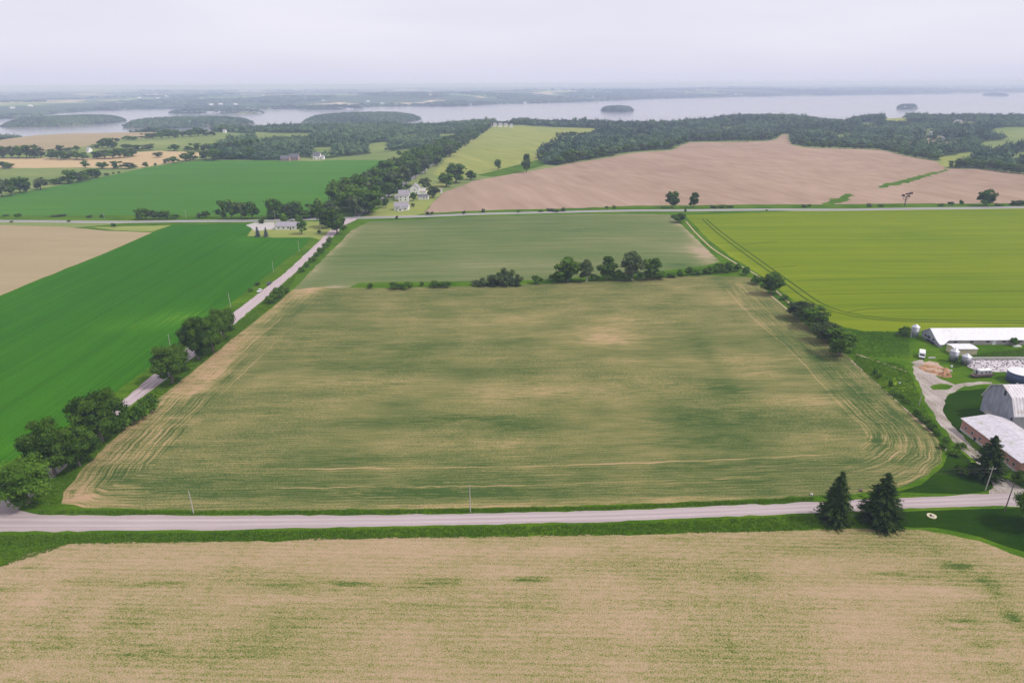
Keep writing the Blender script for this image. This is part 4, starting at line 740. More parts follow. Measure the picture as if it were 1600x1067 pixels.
# belt along the side road beyond the crossroads
GBt = 'tree belt beyond the crossroads'
rg = np.random.default_rng(5)
for i in range(165):
    q = (i+.5)/165; q = q**.75
    cx = 530+(757-530)*q; cy = 336+(199-336)*q; hpx = 34*(1-q)+9; wpx = 27*(1-q)+8
    off = rg.uniform(-1, 1.15)*(24*(1-q)+7)+2
    px = cx+off; b = cy+rg.uniform(-3, 2)*(1-q)+off*.12
    if px > 578 and b > 300 and px > 1.32*(500-b)+330: px = 1.32*(500-b)+318-rg.uniform(0, 14)
    lab = ('tall dense tree in the near third of the belt, closest to the crossroads' if q < .33 else 'bushy tree in the middle of the belt, above the white houses' if q < .66 else 'distant tree in the upper third of the belt, towards the lake')
    tree('far%d' % rg.integers(0, 4), px, b, b-hpx*rg.uniform(.75, 1.15), wpx*rg.uniform(.7, 1.2), lab, group=GBt, parts=False)
for px, b, t, w, l in ((552, 333, 300, 26, 'front tree of the belt right beside the crossroads'), (570, 326, 290, 30, 'tall belt tree behind the crossroads pole'), (590, 318, 288, 26, 'belt tree left of the small house gable'), (603, 325, 308, 10, 'narrow grey conifer in front of the white houses'), (646, 314, 300, 12, 'small dark conifer between the white houses'), (677, 309, 289, 20, 'round dark tree right of the white houses'), (607, 309, 284, 26, 'belt tree above the white gabled house'), (628, 300, 278, 24, 'belt tree just behind the white houses'), (665, 297, 276, 18, 'olive tree behind the low white building'), (645, 324, 317, 6, 'small dark bush beside the porch house')):
    tree('far%d' % (int(px) % 4), px, b, t, w, l, group=GBt, parts=False)
# hedgerows at far left
GF = 'hedgerow trees among the far left fields'
FL = [(5, 247, 229, 12), (18, 247, 228, 14), (30, 247, 228, 14), (42, 247, 227, 14), (54, 247, 227, 15), (64, 247, 230, 12), (80, 249, 237, 11), (90, 249, 237, 11), (100, 250, 237, 11), (110, 249, 238, 12), (120, 249, 237, 13), (130, 250, 239, 12), (95, 237, 228, 14), (107, 237, 231, 11), (120, 236, 228, 8), (80, 238, 234, 9), (152, 248, 237, 14), (164, 248, 234, 15), (176, 248, 234, 14), (188, 247, 232, 15), (200, 246, 232, 14), (208, 244, 233, 11), (160, 232, 219, 12), (168, 232, 216, 14), (178, 232, 216, 13), (184, 222, 217, 6), (200, 219, 213, 14), (210, 219, 214, 10), (218, 236, 227, 14), (234, 235, 225, 13), (273, 236, 226, 13), (198, 233, 226, 14), (149, 231, 227, 12), (248, 246, 238, 11), (134, 263, 251, 9), (160, 264, 254, 13), (184, 264, 252, 14), (201, 264, 254, 12), (210, 263, 258, 8), (228, 262, 254, 6), (243, 259, 256, 5), (260, 256, 248, 8), (272, 255, 245, 12), (290, 252, 240, 13), (302, 250, 238, 14), (322, 250, 234, 15), (335, 251, 233, 16), (347, 249, 236, 12), (305, 237, 224, 14), (320, 237, 225, 12), (330, 236, 225, 12), (294, 236, 229, 8), (345, 238, 223, 14), (358, 238, 221, 15), (372, 238, 219, 14), (386, 237, 218, 15), (398, 237, 217, 14), (378, 247, 232, 15), (392, 249, 230, 15), (360, 249, 243, 14), (228, 217, 209, 12), (240, 217, 208, 12), (252, 217, 206, 12), (264, 216, 202, 12), (274, 216, 203, 14), (286, 214, 205, 10), (298, 214, 203, 14), (310, 213, 200, 14), (322, 213, 203, 14), (333, 213, 205, 8), (350, 207, 195, 14), (362, 205, 198, 12), (378, 205, 199, 14),
      (4, 308, 279, 18), (18, 306, 280, 16), (32, 302, 277, 18), (42, 300, 278, 14), (64, 296, 278, 18), (84, 288, 280, 12), (94, 288, 280, 12), (108, 287, 266, 20), (122, 285, 268, 16), (133, 282, 267, 16), (145, 279, 264, 16), (152, 278, 265, 13), (167, 275, 271, 7), (5, 263, 253, 14), (15, 263, 256, 12), (177, 272, 270, 4), (186, 271, 269, 4)]
for i, (px, b, t, w) in enumerate(FL):
    lab = ('near dark hedgerow tree between pale pasture and bright crop, far left' if b > 264 else 'tree in the row along the near edge of the golden field' if b > 250 else 'tree in the hedgerow along the far side of the golden field' if b > 240 else 'tree on the slope of the pale green field near the lake')
    tree('far%d' % (i % 4), px, b, t-1, w*1.3, lab, group=GF, parts=False)
# front row of the great wood, seen one by one against the ploughed field
GW = 'front row of the great wood above the ploughed field'
edge = [(850, 252), (860, 256), (872, 258.5), (883, 256), (895, 254), (907, 252), (919, 250), (931, 248), (943, 246.5), (955, 245), (967, 241), (979, 239.5), (990, 238), (1003, 236.5), (1015, 236), (1027, 235.5), (1039, 235), (1049, 234), (1060, 229), (1071, 226), (1084, 222.5), (1096, 222), (1108, 222), (1120, 222), (1132, 222), (1144, 222), (1156, 222), (1168, 222), (1180, 221.5), (1192, 221), (1203, 220), (1213, 217), (1239, 226), (1250, 229.5), (1262, 231), (1274, 232), (1286, 232.5), (1298, 233), (1310, 233.5), (1322, 233.5), (1334, 234), (1346, 234), (1358, 234.5), (1370, 235), (1382, 236), (1394, 239), (1406, 242), (1418, 245), (1429, 247), (1440, 249), (1451, 250.5), (1460, 252), (1486, 264), (1498, 264), (1510, 264), (1522, 264), (1534, 265), (1546, 267), (1558, 268), (1570, 270), (1582, 271.5), (1594, 272.5), (1606, 274)]
for i, (px, b) in enumerate(edge):
    hh = 19 if px < 950 else 13 if px < 1230 else 12 if px < 1470 else 16
    tree('far%d' % (i % 4), px+rg.uniform(-2, 2), b-1, b-hh*rg.uniform(.75, 1.15), hh*rg.uniform(.8, 1.1), 'edge tree of the great wood, '+('left of the notch in the ploughed field' if px < 1230 else 'right of the notch in the ploughed field' if px < 1470 else 'above the far right end of the ploughed field'), group=GW, parts=False)
for i, px in enumerate(range(748, 872, 6)): tree('far%d' % (i % 4), px, 195.5-.02*i+(2 if px < 765 else 0), 188+rg.uniform(-1.5, 1.5), 10, 'tree on the skyline at the top of the yellow green field', group='skyline trees on the yellow green hill', parts=False)
for i, px in enumerate(range(872, 935, 7)): tree('far%d' % (i % 4), px, 215.5-.02*i, 206+rg.uniform(-1, 1), 9, 'tree in the single row across the thin yellow green clearing', group='tree row in the clearing', parts=False)
# past three hundred trees the smallest, farthest ones are one mass
def fuse(labels, name, label):
    os_ = [o for o in COL.objects if o.type == 'MESH' and o.get('label') in labels]; V_, F_, Mi, T_ = [], [], [], []; k = 0; mats = []
    for o in os_:
        me = o.data; v = np.empty(len(me.vertices)*3, np.float32); me.vertices.foreach_get('co', v); v = v.reshape(-1, 3)*np.array(o.scale)
        c, s = math.cos(o.rotation_euler.z), math.sin(o.rotation_euler.z); v = np.column_stack([v[:, 0]*c-v[:, 1]*s, v[:, 0]*s+v[:, 1]*c, v[:, 2]])+np.array(o.location)
        f = np.empty(len(me.polygons)*3, np.int32); me.loops.foreach_get('vertex_index', f); mi = np.empty(len(me.polygons), np.int32); me.polygons.foreach_get('material_index', mi)
        t = np.empty(len(me.polygons), np.float32); me.attributes['tint'].data.foreach_get('value', t)
        loc = [mats.index(m) if m in mats else (mats.append(m) or len(mats)-1) for m in me.materials]
        V_.append(v); F_.append(f.reshape(-1, 3)+k); Mi.append(np.array(loc)[mi]); T_.append(t+RNG.uniform(-.2, .2)); k += len(v); bpy.data.objects.remove(o)
    tag(link(name, mesh_np(name, np.concatenate(V_), np.concatenate(F_), mats, np.concatenate(Mi), {'tint': ('FACE', np.concatenate(T_))})), label, 'woodland', None, 'stuff')
fuse({'distant tree in the upper third of the belt, towards the lake', 'tree on the skyline at the top of the yellow green field', 'tree in the single row across the thin yellow green clearing'}, 'distant_trees', 'far end of the tree belt and skyline trees around the yellow green field')
# woodland masses
def mass(name, P_, hs, rs, label, seed=3, jit_=.2, mat='wood', kind='stuff', sphere=1):
    rg = np.random.default_rng(seed); bv, bf = ico(sphere); n = len(P_); tm = []
    for j in range(6):       # few-lobed crowns with an uneven outline
        parts_, fc, k = [], [], 0
        for q in range(4):
            c = np.array([rg.uniform(-.5, .5), rg.uniform(-.5, .5), rg.uniform(.45, .78)]); r = rg.uniform(.32, .52)
            v = bv*(1+rg.uniform(-.28, .22, len(bv)))[:, None]*[r, r, r*.55]+c; parts_.append(v); fc.append(bf+k); k += len(v)
        d = unit(14, rg); d[:, 2] = abs(d[:, 2]); p = d*[.85, .85, .42]+[0, 0, .6]; a = unit(14, rg)*.22; b = unit(14, rg)*.2
        parts_.append(np.stack([p-a, p+a, p+b], 1).reshape(-1, 3)); fc.append(np.arange(42).reshape(-1, 3)+k)
        tm.append((np.concatenate(parts_), np.concatenate(fc)))
    nv = len(tm[0][0]); nf = len(tm[0][1]); V_ = np.empty((n, nv, 3), np.float32); F_ = np.empty((n, nf, 3), np.int64); T_ = np.empty((n, nf), np.float32)
    ch = rg.integers(0, 6, n); an = rg.uniform(0, 6.28, n)
    patch = .5+.45*np.sin(P_[:, 0]/70+np.sin(P_[:, 1]/110)*2)*np.cos(P_[:, 1]/90)
    for j in range(6):
        k = np.where(ch == j)[0]; v = tm[j][0]; c, s = np.cos(an[k])[:, None], np.sin(an[k])[:, None]
        V_[k, :, 0] = (v[:, 0]*c-v[:, 1]*s)*rs[k, None]+P_[k, 0:1]; V_[k, :, 1] = (v[:, 0]*s+v[:, 1]*c)*rs[k, None]+P_[k, 1:2]; V_[k, :, 2] = v[:, 2]*hs[k, None]+P_[k, 2:3]
        F_[k] = tm[j][1][None]+(k*nv)[:, None, None]
    T_[:] = np.clip(patch*.75+rg.normal(.06, .30, n), 0, 1)[:, None]+rg.normal(0, .08, (n, nf))
    me = mesh_np(name, V_.reshape(-1, 3), F_.reshape(-1, 3), [M[mat]], None, {'tint': ('FACE', T_.ravel())})
    return tag(link(name, me), label, 'woodland', None, kind)
def fill(poly, holes, sp, rg):
    p = grid_in(poly, sp)
    if not len(p): return p
    p = p+rg.uniform(-.42, .42, p.shape)*sp; k = inpoly(p[:, 0], p[:, 1], poly)
    for h_ in holes: k &= ~inpoly(p[:, 0], p[:, 1], h_)
    return p[k]
rg = np.random.default_rng(11)
for w_, hs_, lb, sp, h_, nm in WOODS:
    p = fill(w_, hs_, sp, rg); z = H(p[:, 0], p[:, 1]); p = np.column_stack([p, z]); p = p[z > LAKE+.5]; n = len(p); print('wood', lb, n)
    mass('woodland', p, rg.uniform(h_[0]*.85, h_[1]*.85, n)*np.where(rg.random(n) < .12, 1.3, 1)*(1+.25*np.sin(p[:, 0]/45)*np.cos(p[:, 1]/60)), rg.uniform(.42, .92, n)*sp, lb)
lbl = ['wooded island at the far left of the lake', 'long low wooded island left of the peninsula', 'wooded peninsula reaching into the lake behind the left wood', 'small round wooded island in the middle of the lake', 'small wooded island in the right part of the lake', 'tiny distant wooded island near the right edge', 'wooded point on the far shore behind the left islands', 'wooded spit on the far shore left of centre']
for (cx, cy, rx, ry), l_ in zip(ISL, lbl):
    t = np.linspace(0, 2*PI, 60)[:-1]; po = [(cx+rx*1.02*math.cos(a), cy+ry*1.02*math.sin(a)) for a in t]
    p = fill(po, [], max(9, rx/22), rg); z = H(p[:, 0], p[:, 1]); p = np.column_stack([p, z]); p = p[z > LAKE-4]; n = len(p); print(l_, n)
    q = 1-((p[:, 0]-cx)/rx)**2-((p[:, 1]-cy)/ry)**2
    mass('island_woodland', p, (8+11*np.clip(q, 0, 1)**.5)*rg.uniform(.8, 1.2, n), rg.uniform(.5, .8, n)*max(10, rx/22)*1.1, l_)
# woods on the far shore: bigger clumps, patchy
def farwood(n, d0, d1, label, seed):
    rg = np.random.default_rng(seed); a = rg.uniform(-.72, .72, n); f = np.interp(a, FA, FD); d = f+30+(d1-d0)*rg.random(n)**1.6+d0
    x = d*np.sin(a); y = d*np.cos(a); z = H(x, y)
    c = np.sin(x/420+1)*np.cos(y/900)+.6*np.sin(x/170+y/500)+.5*np.cos(x/900-y/380); k = (z > LAKE+1) & ((c > -.1) | (d < f+160))
    p = np.column_stack([x, y, z])[k]; m = len(p); s = .6+d[k]/11000
    return mass('distant_woodland', p, rg.uniform(11, 18, m)*np.minimum(s, 1.5), rg.uniform(14, 30, m)*s, label, seed)
farwood(9000, 0, 2600, 'patchy woodland along the far shore of the lake', 21)
farwood(7000, 2500, 14000, 'hazy woodland on the hills towards the horizon', 22)
# near shore scattered farther trees in the clearings right of the wood
# ------------------------------------------------------------------ roadside grass
def tufts(poly_list, n, label, hmin=.25, hmax=.6, seed=1):
    rg = np.random.default_rng(seed); P_ = []
    for po, m in poly_list:
        p = np.array(po); lo, hi = p.min(0), p.max(0); q = rg.uniform(lo, hi, (m*4, 2)); q = q[inpoly(q[:, 0], q[:, 1], po)][:m]; P_.append(q)
    P_ = np.concatenate(P_); N_ = len(P_); z = H(P_[:, 0], P_[:, 1]); B = 5
    base = np.column_stack([P_, z])[:, None, :]+np.concatenate([rg.normal(0, .16, (N_, B, 2)), np.zeros((N_, B, 1))], 2)
    a = rg.uniform(0, 6.28, (N_, B)); w = .10; h = rg.uniform(hmin, hmax, (N_, 1))*rg.uniform(.7, 1.2, (N_, B)); dx = np.cos(a)*w; dy = np.sin(a)*w; ln = rg.normal(0, .7, (N_, B, 2))*h[..., None]
    v0 = base+np.stack([dx, dy, 0*dx-.03], -1); v1 = base-np.stack([dx, dy, 0*dx+.03], -1); v2 = base+np.concatenate([ln, h[..., None]], -1)
    V_ = np.stack([v0, v1, v2], 2).reshape(-1, 3); F_ = np.arange(len(V_)).reshape(-1, 3); T_ = np.repeat(rg.uniform(0, 1, N_)*.6+.2, B)+rg.normal(0, .1, N_*B)
    tag(link('grass_tufts', mesh_np('grass_tufts', V_, F_, [M['blade']], None, {'tint': ('FACE', T_)})), label, 'grass', None, 'stuff')
def wp(pts): return [tuple(q[:2]) for q in gnd([p[0] for p in pts], [p[1] for p in pts])]
tufts([(wp([(0, 836), (300, 832), (600, 826), (950, 819), (1272, 806), (1272, 828), (950, 836), (600, 841), (300, 847), (110, 850), (0, 886)]), 7000), (wp([(60, 797), (300, 798.5), (600, 797), (950, 791), (1270, 777), (1270, 783), (950, 796.5), (600, 803), (300, 804), (60, 803)]), 3500),
       (wp([(30, 795), (95, 788), (100, 768), (130, 731), (175, 688), (215, 652), (262, 611), (330, 557), (388, 510), (430, 476), (450, 455), (467, 424), (372, 505), (258, 597), (193, 647), (120, 715), (60, 775)]), 5000)], 0, 'rough roadside grass along the gravel roads')
tufts([(wp([(1335, 556), (1410, 570), (1425, 590), (1446, 640), (1490, 705), (1475, 712), (1460, 676), (1410, 637), (1335, 568)]), 2500), (wp([(1205, 452), (1262, 486), (1310, 510), (1350, 518), (1420, 518), (1420, 560), (1340, 556), (1240, 490)]), 2500), (wp([(1480, 560), (1600, 545), (1600, 562), (1490, 575)]), 2500)], 0, 'weedy grass around the farmyard and field corner', .3, .8, 2)
# ------------------------------------------------------------------ buildings and farm objects
def gable_house(name, label, x0, x1, y0, y1, he, hr, wall='siding', roof='grey_roof', ridge='x', windows=(), door=None, cat='house', chimney=False, group=None, rz=0.):
    cx, cy = (x0+x1)/2, (y0+y1)/2; o = empty(name, (cx, cy, float(H(cx, cy))), rz); tag(o, label, cat, group)
    a, b = (x1-x0)/2, (y1-y0)/2
    if ridge == 'x':
        MB().prism([(-b, -.6), (b, -.6), (b, he), (0, hr), (-b, he)], -a, a, 'x', wall).build('wall', o); oh = .45; s = (hr-he)/b
        prof = [(-b-oh, he-oh*s+.05), (0, hr+.05), (b+oh, he-oh*s+.05), (b+oh, he-oh*s+.25), (0, hr+.27), (-b-oh, he-oh*s+.25)]
        MB().prism(prof, -a-.4, a+.4, 'x', roof).build('roof', o)
    else:
        MB().prism([(-a, -.6), (a, -.6), (a, he), (0, hr), (-a, he)], -b, b, 'y', wall).build('wall', o); oh = .45; s = (hr-he)/a
        prof = [(-a-oh, he-oh*s+.05), (0, hr+.05), (a+oh, he-oh*s+.05), (a+oh, he-oh*s+.25), (0, hr+.27), (-a-oh, he-oh*s+.25)]
        MB().prism(prof, -b-.4, b+.4, 'y', roof).build('roof', o)
    for wx, wz, ww, wh in windows:
        f = MB().box(wx-ww/2-.1, wx+ww/2+.1, -b-.06, -b+.05, wz-.1, wz+wh+.1, 'white').build('window', o)
        MB().box(wx-ww/2, wx+ww/2, -b-.09, -b-.05, wz, wz+wh, 'glass').build('pane', f)
    if door is not None: MB().box(door-.5, door+.5, -b-.08, -b+.05, 0, 2.1, 'dark').build('door', o)
    if chimney: MB().box(a*.4, a*.4+.8, -.4, .4, hr-1, hr+.9, 'red').build('chimney', o)
    return o
# long white barn
o = tag(empty('long_barn', (197, 302, float(H(197, 302)))), 'long low barn with a bright white metal roof beside the wheat field', 'barn')
MB().prism([(-6, -.6), (6, -.6), (6, 2.5), (0, 5.9), (-6, 2.5)], .05, 150, 'x', 'pink_wall').build('wall', o)
MB().prism([(-5.9, -.6), (5.9, -.6), (5.9, 2.6), (0, 5.95), (-5.9, 2.6)], -.12, .04, 'x', 'gable_grey').build('gable', o)
MB().prism([(-6.5, 2.3), (0, 6.0), (6.5, 2.3), (6.5, 2.45), (0, 6.2), (-6.5, 2.45)], -.5, 150.3, 'x', 'white_metal').build('roof', o)
MB().add([(-.5, -6.5, 2.35), (5.2, -6.5, 2.35), (1.2, -9.6, 1.35), (-.5, -9.6, 1.35), (-.5, -6.5, 2.48), (5.2, -6.5, 2.48), (1.2, -9.6, 1.48), (-.5, -9.6, 1.48)], [[0, 1, 2, 3], [4, 5, 6, 7], [0, 1, 5, 4], [1, 2, 6, 5], [2, 3, 7, 6], [3, 0, 4, 7]], 'white_metal').build('roof_extension', o)
MB().box(-.1, 1.1, -9.3, -6.2, -.5, 1.3, 'gable_grey').build('lean_to_wall', o)
MB().add([(-.15, -9.4, 0), (-.15, -6, 0), (-.15, -6, 2.35), (-.15, -9.4, 1.35)], [[0, 1, 2, 3]], 'gable_grey').build('lean_to_gable', o)
for y in (-3.5, -.4, 2.8): MB().box(-.22, -.13, y-.6, y+.6, 1.2, 2.2, 'dark').build('window', o)
f = MB().tube((-.14, .6, 1.7), (-.3, .6, 1.7), .75, .75, 'dark', 14).build('exhaust_fan', o); MB().tube((-.3, .6, 1.7), (-.34, .6, 1.7), .45, .45, 'steel', 10).build('fan_hub', f)
for x in np.arange(8, 120, 7.5): MB().box(x, x+1.6, -6.06, -5.98, 1.1, 1.9, 'glass').build('window', o)
MB().box(26, 27.6, -6.12, -5.98, 0, 2.1, 'white').build('door', o)
for i in range(5): MB().box(-1.2, -.4, -5.5+i*1.3, -4.9+i*1.3, -.2, .7+.2*(i % 2), 'dark').build('crate', None)
crates = [x for x in COL.objects if x.name.startswith('crate')]
for i, c in enumerate(crates): c.location = o.location; tag(c, 'dark crate standing against the grey gable of the long barn', 'crate', 'crates at the barn gable')
# cream shed
o = tag(empty('cream_shed', (202.4, 286, float(H(202, 286)))), 'cream walled flat shed with white roof in front of the long barn', 'shed')
MB().box(-5, 5, -3.1, 3.1, -.5, 3.0, 'cream').build('wall', o); MB().prism([(-3.4, 3.0), (0, 3.35), (3.4, 3.0), (3.4, 3.12), (0, 3.5), (-3.4, 3.12)], -5.25, 5.25, 'x', 'white_metal').build('roof', o)
MB().box(-1.6, 1.9, -3.16, -3.08, 0, 2.7, 'cream').build('sliding_door', o)
# gambrel barn
o = tag(empty('gambrel_barn', (175, 221.5, float(H(178, 221)))), 'big grey barn with a curved gambrel roof behind the red brick shed', 'barn')
pr = [(-8.3, -.6), (8.3, -.6), (8.3, 6.0), (5.4, 11.2), (0, 13.7), (-5.4, 11.2), (-8.3, 6.0)]
MB().prism(pr, .1, 44, 'x', 'barn_side').build('wall', o); MB().prism([(p*.998, z-.02 if z > 0 else z) for p, z in pr], -.1, .09, 'x', 'shaded_boards').build('gable', o)
MB().prism([(-8.75, 5.6), (-5.5, 11.4), (0, 13.9), (5.5, 11.4), (8.75, 5.6), (8.95, 5.7), (5.65, 11.6), (0, 14.12), (-5.65, 11.6), (-8.95, 5.7)], -.5, 44.4, 'x', 'barn_roof').build('roof', o)
MB().box(-.18, -.08, -2.2, -1.2, 10.6, 12.4, 'dark').build('loft_opening', o); MB().box(-.18, -.08, -7.9, -7.2, 1.5, 4.8, 'dark').build('door', o)
MB().box(-.2, -.09, -5.5, 5.5, .0, 1.6, 'found').build('foundation', o)
for x in (4, 12, 20): f = MB().box(x, x+1, -8.36, -8.28, 2.2, 3.4, 'white').build('window', o); MB().box(x+.1, x+.9, -8.4, -8.35, 2.3, 3.3, 'glass').build('pane', f)
# red brick shed
o = tag(empty('brick_shed', (158, 199.5, float(H(160, 200)))), 'long low red brick shed with a stained pale roof along the driveway', 'shed')
MB().prism([(.0, -.5), (15.5, -.5), (15.5, 3.9), (9, 5.5), (0, 4.15)], -14.6, 14.8, 'y', 'brick').build('wall', o)
MB().prism([(-.5, 4.12), (9, 5.62), (16, 3.9), (16, 4.06), (9, 5.82), (-.5, 4.3)], -15.1, 15.3, 'y', 'shed_roof').build('roof', o)
MB().box(-.12, 0.02, -14.65, 14.85, -.5, .75, 'found').build('foundation', o)
for y in (-12, -9.3, -6, -2.5, 1, 4.5, 8.6, 12): f = MB().box(-.08, .05, y-.55, y+.55, 1.4, 2.6, 'found').build('window', o); MB().box(-.11, -.07, y-.42, y+.42, 1.5, 2.5, 'glass').build('pane', f)
MB().box(-.16, .02, 6.2, 7.3, 0, 1.2, 'dark').build('door', o)
# bins and silos
def bin_(name, label, x, y, r, hw, hc, wall='galv', top='galv_top', group='grey grain bins', legs=False, ring=True):
    o = tag(empty(name, (x, y, float(H(x, y)))), label, 'grain bin', group); z0 = 1.2 if legs else -.3
    MB().lathe([(r, z0), (r, hw)], wall, 28).build('wall', o, True); MB().lathe([(r+.12, hw-.05), (r+.12, hw+.05), (r*.25, hc-.15), (.22, hc), (.22, hc+.25)], top, 28).build('roof', o)
    MB().box(r-.02, r+.12, -.25, .25, z0, hw, 'steel').build('ladder', o)
    if legs:
        MB().lathe([(.3, .5), (r, z0)], wall, 20).build('hopper', o)
        for k in range(4): a = k*PI/2+.7; MB().tube((r*math.cos(a), r*math.sin(a), -.3), (r*math.cos(a), r*math.sin(a), z0+.4), .09, .09, 'steel', 6).build('leg', o)
    return o
bin_('grain_bin', 'grey grain bin just left of the long white barn', 193.2, 307.5, 1.75, 5.0, 6.2)
bin_('grain_bin', 'taller grey grain bin at the corner of the cream shed', 192.6, 275.8, 1.75, 5.0, 6.3, legs=True)
bin_('grain_bin', 'shorter grey grain bin nearest the tyre covered silage', 195.9, 272.4, 1.85, 3.9, 5.1, legs=True)
o = bin_('dark_silo', 'dark blue round silo with a white top behind the grey barn', 206.8, 254.5, 4.8, 4.4, 6.0, 'darkblue', 'white', None)
t = tag(empty('auger', (191, 306.5, float(H(191, 306)))), 'thin pale feed auger leaning beside the barn end bin', 'auger'); MB().tube((0, 0, 0), (.8, 1.0, 5.2), .16, .16, 'white', 8).build('tube', t); MB().tube((-.1, -.6, 0), (.5, .5, 3), .06, .06, 'steel', 6).build('brace', t)
for i, (x, y) in enumerate(((188.3, 269.6), (203.5, 251.0))):
    t = tag(empty('barrel', (x, y, float(H(x, y)))), ['small white barrel on the grass left of the grain bins', 'white barrel beside the dark blue silo'][i], 'barrel'); MB().lathe([(.36, 0), (.42, .25), (.42, .75), (.36, 1.0)], 'white', 14).build('drum', t, True); MB().lathe([(.2, 1.0), (.2, 1.06)], 'steel', 10).build('lid', t)
# vehicles
def wheel(par, x, y, r, w=.24, n=16):
    t = MB().lathe([(r*.6, -w/2), (r*.93, -w/2), (r, -w/3), (r, w/3), (r*.93, w/2), (r*.6, w/2)], 'black', n); t.v = [(p[2]+x, p[0]+y, p[1]+r) for p in t.v]
    q = MB().lathe([(r*.15, -w/2-.01), (r*.62, -w/2+.02), (r*.62, w/2-.02), (r*.15, w/2+.01)], 'steel', n); q.v = [(p[2]+x, p[0]+y, p[1]+r) for p in q.v]
    wv = t.build('wheel', par, True); q.build('rim', wv)
def car(label, x, y, rz, mat, van=False):
    o = tag(empty('parked_car', (x, y, float(H(x, y))+.01), rz), label, 'car', 'cars parked on the side road verge')
    b = MB(); prof = [(-2.2, .35), (-2.25, .75), (-2.1, .95), (-1.1, 1.0), (-.5, 1.02), (1.4, 1.02), (2.15, .95), (2.25, .7), (2.2, .35)]; b.v = []
    n = len(prof); b.add([(-.88, p, z) for p, z in prof]+[(.88, p, z) for p, z in prof], [list(range(n))[::-1], list(range(n, 2*n))]+[[i, (i+1) % n, n+(i+1) % n, n+i] for i in range(n)], mat); b.build('body', o)
    c = MB(); lo = [(-.82, -1.2), (.82, -1.2), (.82, 1.9), (-.82, 1.9)]; hi = [(-.66, -.45), (.66, -.45), (.66, 1.35), (-.66, 1.35)]
    c.add([(a_, b_, 1.0) for a_, b_ in lo]+[(a_, b_, 1.42) for a_, b_ in hi], [[0, 1, 5, 4], [1, 2, 6, 5], [2, 3, 7, 6], [3, 0, 4, 7]], 'glass').build('windows', o)
    MB().box(-.66, .66, -.45, 1.35, 1.42, 1.47, mat).build('roof', o)
    for sx in (-1, 1):
        for wy in (-1.4, 1.4): wheel(o, sx*.8, wy, .33, .22)
        MB().box(sx*.6-.16, sx*.6+.16, -2.28, -2.2, .62, .78, 'white').build('headlight', o)
    return o
p = g1(406, 455.8); car('white car parked on the grass verge of the side road', p[0], p[1], -.02, 'white')
p = g1(420.5, 444.5); car('dark car parked on the verge just beyond the white car', p[0], p[1], .03, 'dark')
o = tag(empty('parked_van', (182.2, 281.6, float(H(182, 281))), -.5), 'white van parked at the top of the farmyard driveway', 'van')
MB().prism([(-2.9, .45), (-2.95, 1.1), (-2.5, 1.25), (-1.9, 2.3), (-1.6, 2.75), (2.8, 2.8), (3.0, 2.6), (3.0, .45)], -1.15, 1.15, 'x', 'white').build('body', o)
MB().add([(-1.0, -2.52, 1.3), (1.0, -2.52, 1.3), (.95, -1.95, 2.28), (-.95, -1.95, 2.28)], [[0, 1, 2, 3]], 'glass').build('windscreen', o)
MB().box(-1.17, 1.17, -3.0, -2.85, .4, .7, 'dark').build('bumper', o)
for sx in (-1, 1):
    MB().box(sx*1.16-.02, sx*1.16+.02, -1.7, -.7, 1.4, 2.1, 'glass').build('side_window', o); MB().box(sx*.85-.15, sx*.85+.15, -2.99, -2.93, .85, 1.05, 'galv_top').build('headlight', o)
    for wy in (-1.9, 1.8): wheel(o, sx*1.0, wy, .38, .26)
o = tag(empty('flatbed_trailer', (194.8, 259.6, float(H(194, 259))), .12), 'dark flatbed trailer parked before the silage bunker', 'trailer')
MB().box(-4.6, 4.6, -1.2, 1.2, .95, 1.15, 'rust').box(-4.6, 4.6, -1.25, -1.2, .8, 1.6, 'rust').build('deck', o); MB().box(-6.2, -4.5, -.08, .08, .6, .75, 'dark').build('drawbar', o)
for wy in (-1.05, 1.05):
    for wx in (-3.6, -2.7, 2.2, 3.1):
        t = MB().lathe([(.3, -.13), (.5, -.13), (.5, .13), (.3, .13)], 'black', 14); t.v = [(p[0]+wx, p[2]+wy, p[1]+.5) for p in t.v]; w_ = t.build('wheel', o); MB().tube((wx, wy-.1, .5), (wx, wy+.1, .5), .28, .28, 'steel', 10).build('rim', w_)
zb = float(H(194, 259))
o = tag(empty('camper_shell', (195.6, 260.0, zb+1.17), .12), 'boxy white roofed camper body sitting on the flatbed trailer', 'camper')
MB().prism([(-1.1, 0), (1.1, 0), (1.1, 1.5), (.9, 1.85), (-.9, 1.85), (-1.1, 1.5)], -3.3, 2.6, 'x', 'barn_side').build('body', o); MB().box(-2.6, 2.7, -1.15, 1.15, 1.87, 2.0, 'white').build('roof', o)
for x in (-2.0, 0, 1.5): MB().box(x-.4, x+.4, -1.14, -1.08, .7, 1.3, 'glass').build('window', o)
MB().box(-3.36, -3.28, -.35, .35, .1, 1.6, 'glass').build('door', o)
